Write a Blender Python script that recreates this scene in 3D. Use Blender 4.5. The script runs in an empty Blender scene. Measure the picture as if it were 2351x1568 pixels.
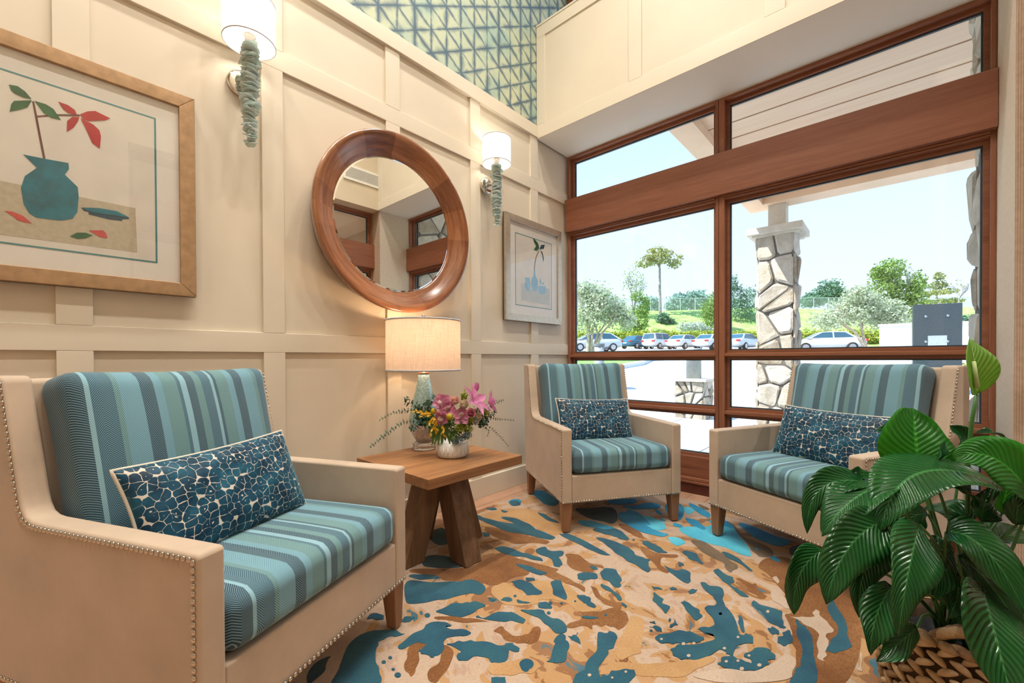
import bpy, bmesh, math, random
import numpy as np
from mathutils import Vector, Matrix, Euler
random.seed(7)
S = bpy.context.scene
COL = S.collection
PI = math.pi

# ------------------------------------------------------------------ camera
CAM_C = np.array([-3.3798, -2.3183, 1.05]); FPX = 970.26; CYO = 49.17
_yaw, _pit, _rol = 0.7331, -0.0087, -0.0044
CF = np.array([math.cos(_yaw)*math.cos(_pit), math.sin(_yaw)*math.cos(_pit), math.sin(_pit)])
CR = np.array([math.sin(_yaw), -math.cos(_yaw), 0.0]); CU = np.cross(CR, CF)
_c, _s = math.cos(_rol), math.sin(_rol)
CR, CU = _c*CR+_s*CU, -_s*CR+_c*CU
cd = bpy.data.cameras.new('camera'); cam = bpy.data.objects.new('camera', cd); COL.objects.link(cam)
cd.sensor_width = 36.0; cd.lens = FPX/2351*36.0; cd.shift_y = CYO/2351; cd.clip_start = 0.02; cd.clip_end = 500
cam.matrix_world = Matrix(((CR[0], CU[0], -CF[0], CAM_C[0]), (CR[1], CU[1], -CF[1], CAM_C[1]), (CR[2], CU[2], -CF[2], CAM_C[2]), (0, 0, 0, 1)))
S.camera = cam

def ray(px, py): return CF + CR*(px-1175.5)/FPX - CU*(py-784-CYO)/FPX
def at(px, py, d): return Vector(CAM_C + ray(px, py)*d)             # a point at a chosen distance
def atz(px, py, z): v = ray(px, py); return Vector(CAM_C + v*(z-CAM_C[2])/v[2])
def aty(px, py, y): v = ray(px, py); return Vector(CAM_C + v*(y-CAM_C[1])/v[1])

# ------------------------------------------------------------------ world, sun, exposure
S.view_settings.view_transform = 'Standard'; S.view_settings.look = 'None'
S.view_settings.exposure = 0.0; S.view_settings.gamma = 1.0; S.view_settings.use_curve_mapping = False
W = bpy.data.worlds.new('sky'); S.world = W; W.use_nodes = True
wn = W.node_tree.nodes; wl = W.node_tree.links; wn.clear()
wo = wn.new('ShaderNodeOutputWorld'); bg = wn.new('ShaderNodeBackground'); wl.new(bg.outputs[0], wo.inputs[0])
tc = wn.new('ShaderNodeTexCoord'); sx = wn.new('ShaderNodeSeparateXYZ'); wl.new(tc.outputs['Generated'], sx.inputs[0])
rp = wn.new('ShaderNodeValToRGB'); wl.new(sx.outputs[2], rp.inputs[0])
rp.color_ramp.elements[0].position = 0.0; rp.color_ramp.elements[0].color = (1.02, 1.14, 1.30, 1)
rp.color_ramp.elements[1].position = 0.75; rp.color_ramp.elements[1].color = (0.45, 0.90, 1.6, 1)
e = rp.color_ramp.elements.new(0.28); e.color = (0.86, 1.10, 1.42, 1)
wl.new(rp.outputs[0], bg.inputs[0]); bg.inputs[1].default_value = 1.12
sd = bpy.data.lights.new('sun', 'SUN'); sd.energy = 10.0; sd.angle = 0.01; sd.color = (1.0, 0.95, 0.86)
sun = bpy.data.objects.new('sun', sd); COL.objects.link(sun)
_sdir = Vector((-0.52, 0.42, 0.90)).normalized()       # towards the sun
sun.rotation_euler = (-_sdir).to_track_quat('-Z', 'Y').to_euler(); sun.location = (0, 0, 12)

# unseen ceiling lights with trim, added to light the room: shared numbers here
CEIL = 5.3
ADDED_LIGHTS = [(x, y) for x in (-4.0, -3.1, -2.2, -1.3) for y in (-0.8, -1.95)]
ADDED_W = 20.5; DOWN_COL = (1.0, 0.93, 0.84)

# ------------------------------------------------------------------ helpers
class MB:
    def __init__(s): s.v = []; s.f = []; s.uv = None; s.mi = []
    def add(s, vs, fs):
        o = len(s.v); s.v += [tuple(p) for p in vs]; s.f += [tuple(i+o for i in f) for f in fs]; return s
    def box(s, a, b, M=None):
        x0, y0, z0 = a; x1, y1, z1 = b
        vs = [Vector(p) for p in ((x0,y0,z0),(x1,y0,z0),(x1,y1,z0),(x0,y1,z0),(x0,y0,z1),(x1,y0,z1),(x1,y1,z1),(x0,y1,z1))]
        if M: vs = [M @ p for p in vs]
        return s.add(vs, [(0,3,2,1),(4,5,6,7),(0,1,5,4),(1,2,6,5),(2,3,7,6),(3,0,4,7)])
    def prism(s, poly, axis, a, b):
        # poly: 2D list; axis 'x': (y,z); 'y': (x,z); 'z': (x,y)
        def mk(p, t): return {'x': (t, p[0], p[1]), 'y': (p[0], t, p[1]), 'z': (p[0], p[1], t)}[axis]
        n = len(poly); vs = [mk(p, a) for p in poly]+[mk(p, b) for p in poly]
        fs = [tuple(range(n)), tuple(range(2*n-1, n-1, -1))]+[(i, i+n, (i+1) % n+n, (i+1) % n) for i in range(n)]
        return s.add(vs, fs)
    def lathe(s, prof, n=32, M=None, close=True):
        vs = []; fs = []
        for r, z in prof:
            for k in range(n):
                a = 2*PI*k/n; p = Vector((r*math.cos(a), r*math.sin(a), z)); vs.append(M @ p if M else p)
        m = len(prof)
        for i in range(m-1):
            for k in range(n):
                fs.append((i*n+k, i*n+(k+1) % n, (i+1)*n+(k+1) % n, (i+1)*n+k))
        if close:
            fs.append(tuple(range(n-1, -1, -1))); fs.append(tuple((m-1)*n+k for k in range(n)))
        return s.add(vs, fs)
    def tube(s, path, r, n=8, cap=True):
        path = [Vector(p) for p in path]; m = len(path)
        rs = r if isinstance(r, (list, tuple)) else [r]*m
        vs = []; fs = []; prev = None
        for i, p in enumerate(path):
            t = (path[min(i+1, m-1)]-path[max(i-1, 0)])
            if t.length < 1e-9: t = Vector((0, 0, 1))
            t.normalize()
            if prev is None:
                u = t.orthogonal().normalized()
            else:
                u = prev - t*prev.dot(t)
                u = u.normalized() if u.length > 1e-6 else t.orthogonal().normalized()
            prev = u; w = t.cross(u)
            for k in range(n):
                a = 2*PI*k/n; vs.append(p+(u*math.cos(a)+w*math.sin(a))*rs[i])
        for i in range(m-1):
            for k in range(n): fs.append((i*n+k, i*n+(k+1) % n, (i+1)*n+(k+1) % n, (i+1)*n+k))
        if cap: fs.append(tuple(range(n-1, -1, -1))); fs.append(tuple((m-1)*n+k for k in range(n)))
        return s.add(vs, fs)
    def ring(s, path, r, n=8):
        path = [Vector(p) for p in path]; m = len(path); vs = []; fs = []; prev = None
        for i, p in enumerate(path):
            t = (path[(i+1) % m]-path[i-1]).normalized()
            u = t.orthogonal().normalized() if prev is None else (prev-t*prev.dot(t)).normalized()
            prev = u; w = t.cross(u)
            for k in range(n):
                a = 2*PI*k/n; vs.append(p+(u*math.cos(a)+w*math.sin(a))*r)
        for i in range(m):
            j = (i+1) % m
            for k in range(n): fs.append((i*n+k, i*n+(k+1) % n, j*n+(k+1) % n, j*n+k))
        return s.add(vs, fs)
    def mesh(s, name, mat=None, smooth=False, flip_fix=True):
        me = bpy.data.meshes.new(name); me.from_pydata(s.v, [], s.f); me.update()
        if flip_fix:
            bm = bmesh.new(); bm.from_mesh(me); bmesh.ops.recalc_face_normals(bm, faces=bm.faces); bm.to_mesh(me); bm.free()
        if mat:
            me.materials.append(mat)
        if smooth:
            me.polygons.foreach_set('use_smooth', [True]*len(me.polygons))
        return me
    def build(s, name, mat=None, parent=None, smooth=False, loc=None, flip_fix=True, bevel=0, seg=2):
        return obj(name, s.mesh(name, mat, smooth, flip_fix), parent, loc, bevel=bevel, seg=seg)

def obj(name, me, parent=None, loc=None, rot=None, scale=None, bevel=0, seg=2):
    o = bpy.data.objects.new(name, me); COL.objects.link(o)
    if parent: o.parent = parent
    if loc is not None: o.location = loc
    if rot is not None: o.rotation_euler = rot
    if scale is not None: o.scale = scale
    if bevel:
        m = o.modifiers.new('bevel', 'BEVEL'); m.width = bevel; m.segments = seg; m.limit_method = 'ANGLE'; m.angle_limit = 0.6
        me.polygons.foreach_set('use_smooth', [True]*len(me.polygons))
        w = o.modifiers.new('wn', 'WEIGHTED_NORMAL'); w.keep_sharp = True
    return o
def tag(o, label=None, cat=None, group=None, kind=None):
    if label: o['label'] = label
    if cat: o['category'] = cat
    if group: o['group'] = group
    if kind: o['kind'] = kind
    return o
def empty(name, loc=(0, 0, 0), rz=0.0, parent=None):
    o = bpy.data.objects.new(name, None); COL.objects.link(o); o.location = loc; o.rotation_euler = (0, 0, rz); o.empty_display_size = 0.1
    if parent: o.parent = parent
    return o
def thing(name, label, cat, loc=(0, 0, 0), rz=0.0, group=None): return tag(empty(name, loc, rz), label, cat, group)
def struct(name, o=None, loc=(0, 0, 0)):
    if o is None: o = empty(name, loc)
    o['kind'] = 'structure'; return o
def boxo(name, a, b, mat, parent=None, bevel=0, seg=2): return MB().box(a, b).build(name, mat, parent, bevel=bevel, seg=seg)

# ------------------------------------------------------------------ material helpers
class NT:
    def __init__(s, name):
        s.m = bpy.data.materials.new(name); s.m.use_nodes = True; s.t = s.m.node_tree; s.t.nodes.clear()
        s.out = s.t.nodes.new('ShaderNodeOutputMaterial')
    def n(s, typ, props=None, **ins):
        nd = s.t.nodes.new('ShaderNode'+typ)
        for k, v in (props or {}).items(): setattr(nd, k, v)
        for k, v in ins.items():
            key = int(k[1:]) if k[0] == 'i' and k[1:].isdigit() else k.replace('_', ' ')
            s.set(nd.inputs[key], v)
        return nd
    def set(s, sock, v):
        if isinstance(v, bpy.types.NodeSocket): s.t.links.new(v, sock)
        elif isinstance(v, bpy.types.Node): s.t.links.new(v.outputs[0], sock)
        else:
            if sock.type == 'RGBA' and len(v) == 3: v = (*v, 1)
            sock.default_value = v
    def math(s, op, a, b=0.0, c=0.0): return s.n('Math', {'operation': op}, i0=a, i1=b, i2=c).outputs[0]
    def mix(s, f, a, b): 
        nd = s.t.nodes.new('ShaderNodeMix'); nd.data_type = 'RGBA'
        s.set(nd.inputs[0], f); s.set(nd.inputs[6], a); s.set(nd.inputs[7], b); return nd.outputs[2]
    def ramp(s, f, stops, interp='LINEAR'):
        nd = s.t.nodes.new('ShaderNodeValToRGB'); s.set(nd.inputs[0], f); cr = nd.color_ramp; cr.interpolation = interp
        while len(cr.elements) < len(stops): cr.elements.new(0.5)
        for el, (p, c) in zip(cr.elements, stops): el.position = p; el.color = (*c, 1) if len(c) == 3 else c
        return nd.outputs[0]
    def noise(s, vec, scale, detail=2.0, rough=0.5, out=0): return s.n('TexNoise', Vector=vec, Scale=scale, Detail=detail, Roughness=rough).outputs[out]
    def coord(s, k='Object'): return s.n('TexCoord').outputs[k]
    def mapping(s, vec, scale=(1, 1, 1), rot=(0, 0, 0), loc=(0, 0, 0)): return s.n('Mapping', Vector=vec, Scale=scale, Rotation=rot, Location=loc).outputs[0]
    def bump(s, h, strength=0.3, dist=0.01): return s.n('Bump', Strength=strength, Distance=dist, Height=h).outputs[0]
    def pbr(s, col, rough=0.5, normal=None, metal=0.0, spec=0.5, **kw):
        b = s.n('BsdfPrincipled'); s.set(b.inputs['Base Color'], col); s.set(b.inputs['Roughness'], rough); s.set(b.inputs['Metallic'], metal)
        s.set(b.inputs['Specular IOR Level'], spec)
        if normal is not None: s.set(b.inputs['Normal'], normal)
        for k, v in kw.items(): s.set(b.inputs[k.replace('_', ' ')], v)
        s.t.links.new(b.outputs[0], s.out.inputs[0]); return s.m
    def surf(s, sh): s.set(s.out.inputs[0], sh); return s.m

def simple(name, col, rough=0.5, var=0.06, scale=20.0, metal=0.0, bump=0.0, spec=0.5, **kw):
    t = NT(name); co = t.coord(); f = t.noise(co, scale, 4.0)
    c2 = tuple(max(0, c*(1-var*2)) for c in col); c3 = tuple(min(1, c*(1+var*2)) for c in col)
    c = t.ramp(f, [(0.3, c2), (0.7, c3)])
    nb = t.bump(t.noise(co, scale*6, 3.0), bump, 0.004) if bump else None
    return t.pbr(c, rough, nb, metal, spec, **kw)
def wood(name, dark, light, axis='Y', scale=1.0, rough=0.4, spec=0.5, bump=0.08, fine=1.0):
    t = NT(name); co = t.coord()
    sc = {'X': (1.2, 16, 16), 'Y': (16, 1.2, 16), 'Z': (16, 16, 1.2)}[axis]
    info = t.n('ObjectInfo').outputs['Random']
    v = t.n('VectorMath', {'operation': 'ADD'}, i0=t.mapping(co, tuple(k*scale for k in sc)), i1=t.n('CombineXYZ', X=t.math('MULTIPLY', info, 31.0), Y=t.math('MULTIPLY', info, 17.0), Z=t.math('MULTIPLY', info, 23.0)))
    a = t.noise(v.outputs[0], 1.0, 6.0, 0.62); b = t.noise(t.mapping(v.outputs[0], tuple(6 if k > 2 else 1.2 for k in sc)), 1.0, 3.0, 0.6)
    f = t.math('ADD', t.math('MULTIPLY', a, 0.68), t.math('MULTIPLY', b, 0.32*fine))
    f = t.math('ADD', f, t.math('MULTIPLY', t.math('SUBTRACT', info, 0.5), 0.14))
    mid = tuple((d+l)/2 for d, l in zip(dark, light))
    c = t.ramp(f, [(0.28, dark), (0.5, mid), (0.72, light)])
    return t.pbr(c, rough, t.bump(b, bump, 0.003), 0.0, spec)
# ------------------------------------------------------------------ materials of the room
M_PAINT = simple('cream_paint', (0.70, 0.635, 0.515), 0.42, 0.012, 3.0, bump=0.03)
M_PANEL = simple('cream_panel', (0.68, 0.61, 0.49), 0.5, 0.015, 3.0, bump=0.03)
M_SOFF = simple('soffit_paint', (0.88, 0.87, 0.80), 0.6, 0.01, 2.0)
M_CEIL = simple('ceiling_paint', (0.86, 0.82, 0.74), 0.7, 0.01, 2.0)
M_FRAME = wood('mahogany_frame', (0.17, 0.055, 0.026), (0.36, 0.145, 0.075), 'Y', 1.6, 0.35)
M_FRAMEZ = wood('mahogany_frame_upright', (0.17, 0.055, 0.026), (0.36, 0.145, 0.075), 'Z', 1.6, 0.35)
M_BEAM = wood('mahogany_beam', (0.155, 0.046, 0.020), (0.285, 0.105, 0.052), 'Y', 2.2, 0.42, fine=1.3, bump=0.12)
M_GASKET = simple('glazing_gasket', (0.035, 0.06, 0.08), 0.45, 0.05)
M_BRASS = simple('dark_base', (0.09, 0.02, 0.012), 0.4, 0.1)

def glass_mat(name, tint=(0.97, 0.99, 1.0), refl=1.0):
    t = NT(name); fc = t.n('LayerWeight', Blend=0.5).outputs[1]
    k = t.math('ADD', t.math('MULTIPLY', t.math('POWER', fc, 5.0), 0.96), t.math('ADD', 0.035, t.math('MULTIPLY', t.noise(t.coord(), 3.0), 0.01)))
    k = t.math('MULTIPLY', k, refl)
    m = t.n('MixShader', i0=k, i1=t.n('BsdfTransparent', Color=tint), i2=t.n('BsdfGlossy', Roughness=0.0))
    return t.surf(m.outputs[0])
M_GLASS = glass_mat('window_glass')
M_ARTGLASS = glass_mat('picture_glass', (1, 1, 1), 1.25)

# triangular shibori wallpaper
def wallpaper():
    t = NT('shibori_wallpaper'); co = t.coord(); s = t.n('SeparateXYZ', Vector=co)
    wob = t.math('MULTIPLY', t.math('SUBTRACT', t.noise(co, 9.0, 3.0), 0.5), 0.016)
    X = t.math('ADD', t.math('ADD', s.outputs[0], 2.13), wob); Z = t.math('ADD', t.math('SUBTRACT', s.outputs[2], 3.123), wob)
    def fam(v, pitch, width):
        q = t.math('DIVIDE', v, pitch); d = t.math('MULTIPLY', t.math('ABSOLUTE', t.math('SUBTRACT', t.math('FRACT', t.math('ADD', q, 100.5)), 0.5)), pitch)
        n = t.noise(t.mapping(co, (7.5, 7.5, 7.5), loc=(pitch*50+width*900, 3.1, width*300)), 1.0, 3.0, 0.6)
        soft = t.math('MULTIPLY', t.math('POWER', n, 3.0), 0.17)
        a = t.math('SUBTRACT', 1.0, t.math('MINIMUM', t.math('DIVIDE', d, t.math('ADD', soft, 0.004)), 1.0))
        line = t.math('MULTIPLY', t.math('POWER', a, 1.7), t.math('MINIMUM', t.math('MULTIPLY', n, 2.1), 1.0))
        crisp = t.math('MULTIPLY', t.math('LESS_THAN', d, 0.0016), 0.55)
        return t.math('MAXIMUM', line, t.math('MULTIPLY', crisp, n))
    k = 0.6; g = math.sqrt(1+k*k); pz = 0.159/g
    d1 = fam(X, 0.1325, 0.011)
    d2 = fam(t.math('DIVIDE', t.math('SUBTRACT', Z, t.math('MULTIPLY', X, k)), g), pz, 0.012)
    d3 = fam(t.math('DIVIDE', t.math('ADD', Z, t.math('MULTIPLY', X, k)), g), pz, 0.013)
    ink = t.math('MINIMUM', t.math('ADD', t.math('MAXIMUM', t.math('MAXIMUM', d1, d2), d3), t.math('MULTIPLY', t.math('ADD', d1, t.math('ADD', d2, d3)), 0.10)), 1.0)
    cl = t.noise(co, 3.2, 4.0)
    base = t.ramp(cl, [(0.3, (0.30, 0.46, 0.41)), (0.5, (0.47, 0.55, 0.41)), (0.75, (0.58, 0.61, 0.42))])
    halo = t.mix(t.math('MULTIPLY', ink, 1.0), base, (0.075, 0.135, 0.19))
    return t.pbr(halo, 0.7)
M_WALLPAPER = wallpaper()

def weave(name, c1, c2, sc):
    t = NT(name); co = t.coord()
    w1 = t.n('TexWave', {'wave_type': 'BANDS', 'bands_direction': 'Z'}, Vector=co, Scale=sc, Distortion=1.6, Detail=2.0, Detail_Scale=1.5).outputs[1]
    w2 = t.n('TexWave', {'wave_type': 'BANDS', 'bands_direction': 'DIAGONAL'}, Vector=t.mapping(co, (1, 1, 0.0)), Scale=sc*0.8, Distortion=1.2, Detail=2.0).outputs[1]
    f = t.math('ADD', t.math('MULTIPLY', w1, 0.55), t.math('MULTIPLY', w2, 0.45))
    f2 = t.math('ADD', t.math('MULTIPLY', f, 0.6), t.math('MULTIPLY', t.noise(co, 40.0, 4.0), 0.4))
    return t.pbr(t.ramp(f2, [(0.25, c1), (0.75, c2)]), 0.85, t.bump(f, 0.35, 0.003), 0, 0.2)
M_BURLAP = weave('burlap_wallcovering', (0.50, 0.40, 0.30), (0.74, 0.64, 0.53), 110.0)

# ------------------------------------------------------------------ floor: planks
M_PLANK = wood('oak_plank', (0.40, 0.22, 0.13), (0.66, 0.42, 0.29), 'X', 1.0, 0.35)
fl = struct('floor', boxo('floor', (-6.3, -2.9, -0.06), (0.02, 0.05, -0.022), simple('subfloor', (0.12, 0.08, 0.05), 0.8)))
pl_me = [MB().box((0.0015, 0.0015, -0.02), (L-0.0015, 0.1285, 0.0)).mesh('plank', M_PLANK) for L in (1.0, 1.3, 1.6)]
for r in range(22):
    y = 0.0 - 0.13*(r+1); x = -6.25 - random.random()*0.8
    while x < 0.0:
        k = random.randrange(3); L = (1.0, 1.3, 1.6)[k]
        if x+L > 0.0:                                # cut the last board of the row at the window wall
            if 0.0-x > 0.05: MB().box((x+0.0015, y+0.0015, -0.02), (-0.001, y+0.1285, 0)).build('plank', M_PLANK, fl)
            break
        if x+L > -6.2: obj('plank', pl_me[k], fl, (x, y, 0))
        x += L

# ------------------------------------------------------------------ wall_left: board and batten panelling with wallpaper above
wl_ = struct('wall_left', boxo('wall_left', (-6.3, 0.020, -0.06), (0.12, 0.14, CEIL+0.05), M_PANEL))
ST = [-0.0, -0.5535, -1.252, -1.953, -2.645, -3.346, -4.045, -4.745, -5.445, -6.145]
ZR = [(0.0, 0.1506), (1.0899, 1.188), (2.5227, 2.622), (2.9843, 3.0856)]
for i, (a, b) in enumerate(ZR):
    nm = ('baseboard_left', 'rail', 'rail', 'rail')[i]
    d = -0.006 if i == 0 else (-0.012 if i == 3 else 0.0)
    boxo(nm if i else 'base_rail', (-6.3, d, a), (-0.469 if i == 3 else 0.0, 0.021, b), M_PAINT, wl_, bevel=0.002, seg=1)
for (za, zb) in ((0.1506, 1.0899), (1.188, 2.5227), (2.622, 2.9843)):
    for j in range(1, len(ST)):
        boxo('stile', (ST[j], 0.0, za), (ST[j]+0.1, 0.021, zb), M_PAINT, wl_, bevel=0.0015, seg=1)
    for j in range(len(ST)-1):
        x1 = ST[j] if j else 0.0
        boxo('panel', (ST[j+1]+0.1, 0.0165, za), (x1, 0.0215, zb), M_PANEL, wl_)
boxo('wallpaper', (-6.3, 0.006, 3.0856), (0.0, 0.021, CEIL), M_WALLPAPER, wl_)

# ------------------------------------------------------------------ wall_front: the panelled bulkhead over the window
XS = -0.469
wf = struct('wall_front', boxo('wall_front', (XS+0.012, -2.725, 2.99), (0.11, 0.0, 3.94), M_PANEL))
boxo('soffit', (XS+0.004, -2.725, 2.976), (0.12, 0.0, 2.992), M_SOFF, wf)
boxo('soffit_bead', (XS-0.001, -2.725, 2.9765), (XS+0.004, 0.0, 2.984), M_PAINT, wf)
boxo('rail', (XS, -2.725, 2.984), (XS+0.012, 0.0, 3.090), M_PAINT, wf, bevel=0.0015, seg=1)
boxo('rail', (XS, -2.725, 3.84), (XS+0.012, 0.0, 3.95), M_PAINT, wf, bevel=0.0015, seg=1)
for (y0, y1) in ((-0.09, 0.0), (-0.966, -0.866), (-1.849, -1.739), (-2.725, -2.625)):
    boxo('stile', (XS, y0, 3.09), (XS+0.012, y1, 3.84), M_PAINT, wf, bevel=0.0015, seg=1)
for (y0, y1) in ((-0.866, -0.09), (-1.739, -0.966), (-2.625, -1.849)):
    boxo('panel', (XS+0.009, y0, 3.09), (XS+0.0125, y1, 3.84), M_PANEL, wf)
boxo('ledge', (XS-0.004, -2.725, 3.94), (0.11, 0.0, 3.956), M_PAINT, wf)
# clerestory above the bulkhead
def glazing(name, axis_pos, y0, y1, z0, z1, muls, parent=None):
    w = struct(name)
    boxo('jamb', (axis_pos, y0, z0), (axis_pos+0.1, y0+0.06, z1), M_FRAMEZ, w); boxo('jamb', (axis_pos, y1-0.06, z0), (axis_pos+0.1, y1, z1), M_FRAMEZ, w)
    boxo('sill', (axis_pos, y0+0.06, z0), (axis_pos+0.1, y1-0.06, z0+0.06), M_FRAME, w); boxo('head', (axis_pos, y0+0.06, z1-0.06), (axis_pos+0.1, y1-0.06, z1), M_FRAME, w)
    ys = [y0+0.06]+muls+[y1-0.06]
    for m in muls: boxo('mullion', (axis_pos, m-0.03, z0+0.06), (axis_pos+0.1, m+0.03, z1-0.06), M_FRAMEZ, w)
    for a, b in zip(ys[:-1], ys[1:]): boxo('pane', (axis_pos+0.055, a, z0+0.05), (axis_pos+0.061, b, z1-0.05), M_GLASS, w)
    return w
glazing('window_3', 0.0, -2.725, 0.0, 3.956, 5.2, [-0.9, -1.8])
struct('trim_1', boxo('trim_1', (0.0, -2.725, 5.2), (0.11, 0.0, CEIL+0.05), M_PAINT))

# ------------------------------------------------------------------ wall_right: burlap, with an inside window in a deep opening
XJ = -0.4455
wr = struct('wall_right', boxo('wall_right', (XJ, -3.05, -0.06), (0.12, -2.7255, 2.976), M_BURLAP))
M_UPPER = simple('upper_wall_paint', (0.66, 0.55, 0.40), 0.7, 0.02, 4.0)
boxo('shaded_jamb_face', (XJ-0.004, -3.05, -0.02), (XJ, -2.7256, 2.976), weave('shaded_burlap', (0.30, 0.205, 0.135), (0.56, 0.42, 0.31), 95.0), wr)  # shade on the jamb painted as a darker burlap face
boxo('upper_wall', (-6.3, -3.05, 2.977), (0.12, -2.7255, CEIL+0.05), M_UPPER, wr)
boxo('wall_end', (-6.3, -3.05, -0.06), (-2.86, -2.7255, 2.976), M_BURLAP, wr)
# air grille
vg = thing('air_grille', 'white slatted air grille high on the beige wall, seen in the round mirror', 'vent', (-0.93, -2.725, 3.25))
M_WHITE = simple('white_enamel', (0.82, 0.79, 0.72), 0.4, 0.02); M_DARKSLOT = simple('grille_dark', (0.10, 0.09, 0.075), 0.8)
boxo('backing', (0.02, 0.0, 0.02), (0.90, 0.003, 0.165), M_DARKSLOT, vg)
for a, b in (((0, 0, 0), (0.92, 0.012, 0.028)), ((0, 0, 0.155), (0.92, 0.012, 0.185)), ((0, 0, 0.028), (0.025, 0.012, 0.155)), ((0.895, 0, 0.028), (0.92, 0.012, 0.155))):
    boxo('frame', a, b, M_WHITE, vg)
sl = MB().box((0.025, 0.001, 0.0), (0.895, 0.010, 0.005)).mesh('slat', M_WHITE)
for k in range(12): obj('slat', sl, vg, (0, 0, 0.032+k*0.0103))

# ------------------------------------------------------------------ the big window (window_1) and its twin in wall_right (window_2)
def big_window(name, bays, ywall0, ywall1, M=None, rows=None):
    """front face at x=0, +x to the outside; bays: list of (ya,yb) with ya>yb"""
    w = struct(name)
    def B(n, a, b, mat, bev=0.0): 
        a2 = tuple(min(p, q) for p, q in zip(a, b)); b2 = tuple(max(p, q) for p, q in zip(a, b))
        return boxo(n, a2, b2, mat, w, bevel=bev, seg=1)
    T0 = 2.975
    rows = [(2.50, 2.953), (1.089, 2.225), (0.661, 1.064), (0.286, 0.635)]
    B('jamb', (0, ywall0, 0.126), (0.11, ywall0-0.022, T0), M_FRAMEZ, 0.002); B('jamb', (0, ywall1, 0.126), (0.11, ywall1+0.022, T0), M_FRAMEZ, 0.002)
    for (ya, yb), (yc, yd) in zip(bays[:-1], bays[1:]):
        m = ya*0+yb-0.023
        B('mullion', (0, yb, 0.126), (0.11, m+0.001, T0), M_FRAMEZ, 0.002); B('mullion', (0, m-0.001, 0.126), (0.11, yc, T0), M_FRAMEZ, 0.002)
    for (ya, yb) in bays:
        B('head', (0, ya, 2.953), (0.11, yb, T0), M_FRAME, 0.002)
        B('head_bead', (-0.012, ya, 2.236), (0.05, yb, 2.25), M_FRAME, 0.002)
        B('head', (0.0, ya, 2.225), (0.11, yb, 2.2355), M_FRAME, 0.002)
        B('rail', (0, ya, 1.064), (0.11, yb, 1.089), M_FRAME, 0.002); B('rail', (0, ya, 0.635), (0.11, yb, 0.661), M_FRAME, 0.002)
        B('base_panel', (0.004, ya, 0.126), (0.11, yb, 0.286), M_FRAME, 0.002)
        for (z0, z1) in rows:
            for nmz, x0, x1, ins, wd, mt in (('sash', 0.045, 0.066, 0.0, 0.022, M_FRAME), ('gasket', 0.066, 0.082, 0.014, 0.016, M_GASKET)):
                mb = MB(); a, b, c, d = yb+ins, ya-ins, z0+ins, z1-ins
                mb.box((x0, a, c), (x1, b, c+wd)).box((x0, a, d-wd), (x1, b, d)).box((x0, a, c+wd), (x1, a+wd, d-wd)).box((x0, b-wd, c+wd), (x1, b, d-wd))
                mb.build(nmz, mt, w)
            B('pane', (0.074, yb+0.022, z0+0.022), (0.079, ya-0.022, z1-0.022), M_GLASS)
    B('transom_beam', (-0.0487, ywall0-0.001, 2.2495), (0.13, ywall1+0.001, 2.556), M_BEAM, 0.002)
    B('base_moulding', (-0.020, ywall0, 0.100), (0.05, ywall1, 0.126), M_FRAME, 0.004); B('base_moulding', (-0.026, ywall0, 0.079), (0.05, ywall1, 0.0995), M_FRAME, 0.004)
    B('baseboard', (-0.0135, ywall0, 0.0), (0.10, ywall1, 0.0785), M_BRASS, 0.002)
    return w
big_window('window_1', [(-0.022, -1.33), (-1.393, -2.703)], 0.0, -2.725)
w2 = big_window('window_2', [(-0.022, -1.13), (-1.193, -2.39)], 0.0, -2.412)
w2.location = (XJ-0.0005, -2.90, 0); w2.rotation_euler = (0, 0, -PI/2)     # its outer side looks to -y
# rotated by -90 deg: local -y runs to -x, local +x to -y
# ------------------------------------------------------------------ room behind window_2, back wall and ceiling
M_NEXT = simple('next_room_paint', (0.74, 0.72, 0.64), 0.7, 0.02)
struct('wall_far', boxo('wall_far', (-6.3, -7.1, -0.06), (0.12, -7.0, 3.2), M_NEXT))
nr = struct('wall_side', boxo('wall_side', (0.02, -7.0, -0.06), (0.12, -3.05, 3.2), M_NEXT))
struct('ceiling_next', boxo('ceiling_next', (-6.3, -7.0, 3.08), (0.02, -3.05, 3.2), M_CEIL)).name = 'ceiling_2'
struct('floor_2', boxo('floor_2', (-6.3, -7.0, -0.06), (0.02, -3.05, -0.005), M_PLANK))
struct('wall_back', boxo('wall_back', (-6.4, -7.1, -0.06), (-6.3, 0.14, CEIL+0.05), M_UPPER))
cl_ = struct('ceiling', boxo('ceiling', (-6.3, -2.73, CEIL), (0.0, 0.02, CEIL+0.1), M_CEIL))
M_LENS = NT('downlight_lens'); M_LENS = M_LENS.surf(M_LENS.n('Emission', Color=(1, 0.86, 0.66, 1), Strength=6.0).outputs[0])
trim_me = MB().lathe([(0.095, -0.012), (0.125, -0.012), (0.13, 0.0), (0.095, 0.0), (0.095, -0.012)], 24, close=False).mesh('trim_ring', M_WHITE, True)
lens_me = MB().lathe([(0.094, -0.004), (0.094, 0.0)], 24).mesh('lens', M_LENS)
def downlight(x, y, z, watts, label, group):
    d = thing('downlight', label, 'ceiling light', (x, y, z), 0, group)
    obj('trim_ring', trim_me, d); obj('lens', lens_me, d)
    la = bpy.data.lights.new('downlight_lamp', 'AREA'); la.shape = 'DISK'; la.size = 0.19; la.spread = math.radians(125); la.energy = watts; la.color = DOWN_COL
    lo = bpy.data.objects.new('downlight_lamp', la); COL.objects.link(lo); lo.parent = d; lo.location = (0, 0, -0.02)
for x, y in ADDED_LIGHTS:
    downlight(x, y, CEIL, ADDED_W, 'unseen round downlight added to light the seating corner', 'added lights in the high ceiling')
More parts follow.
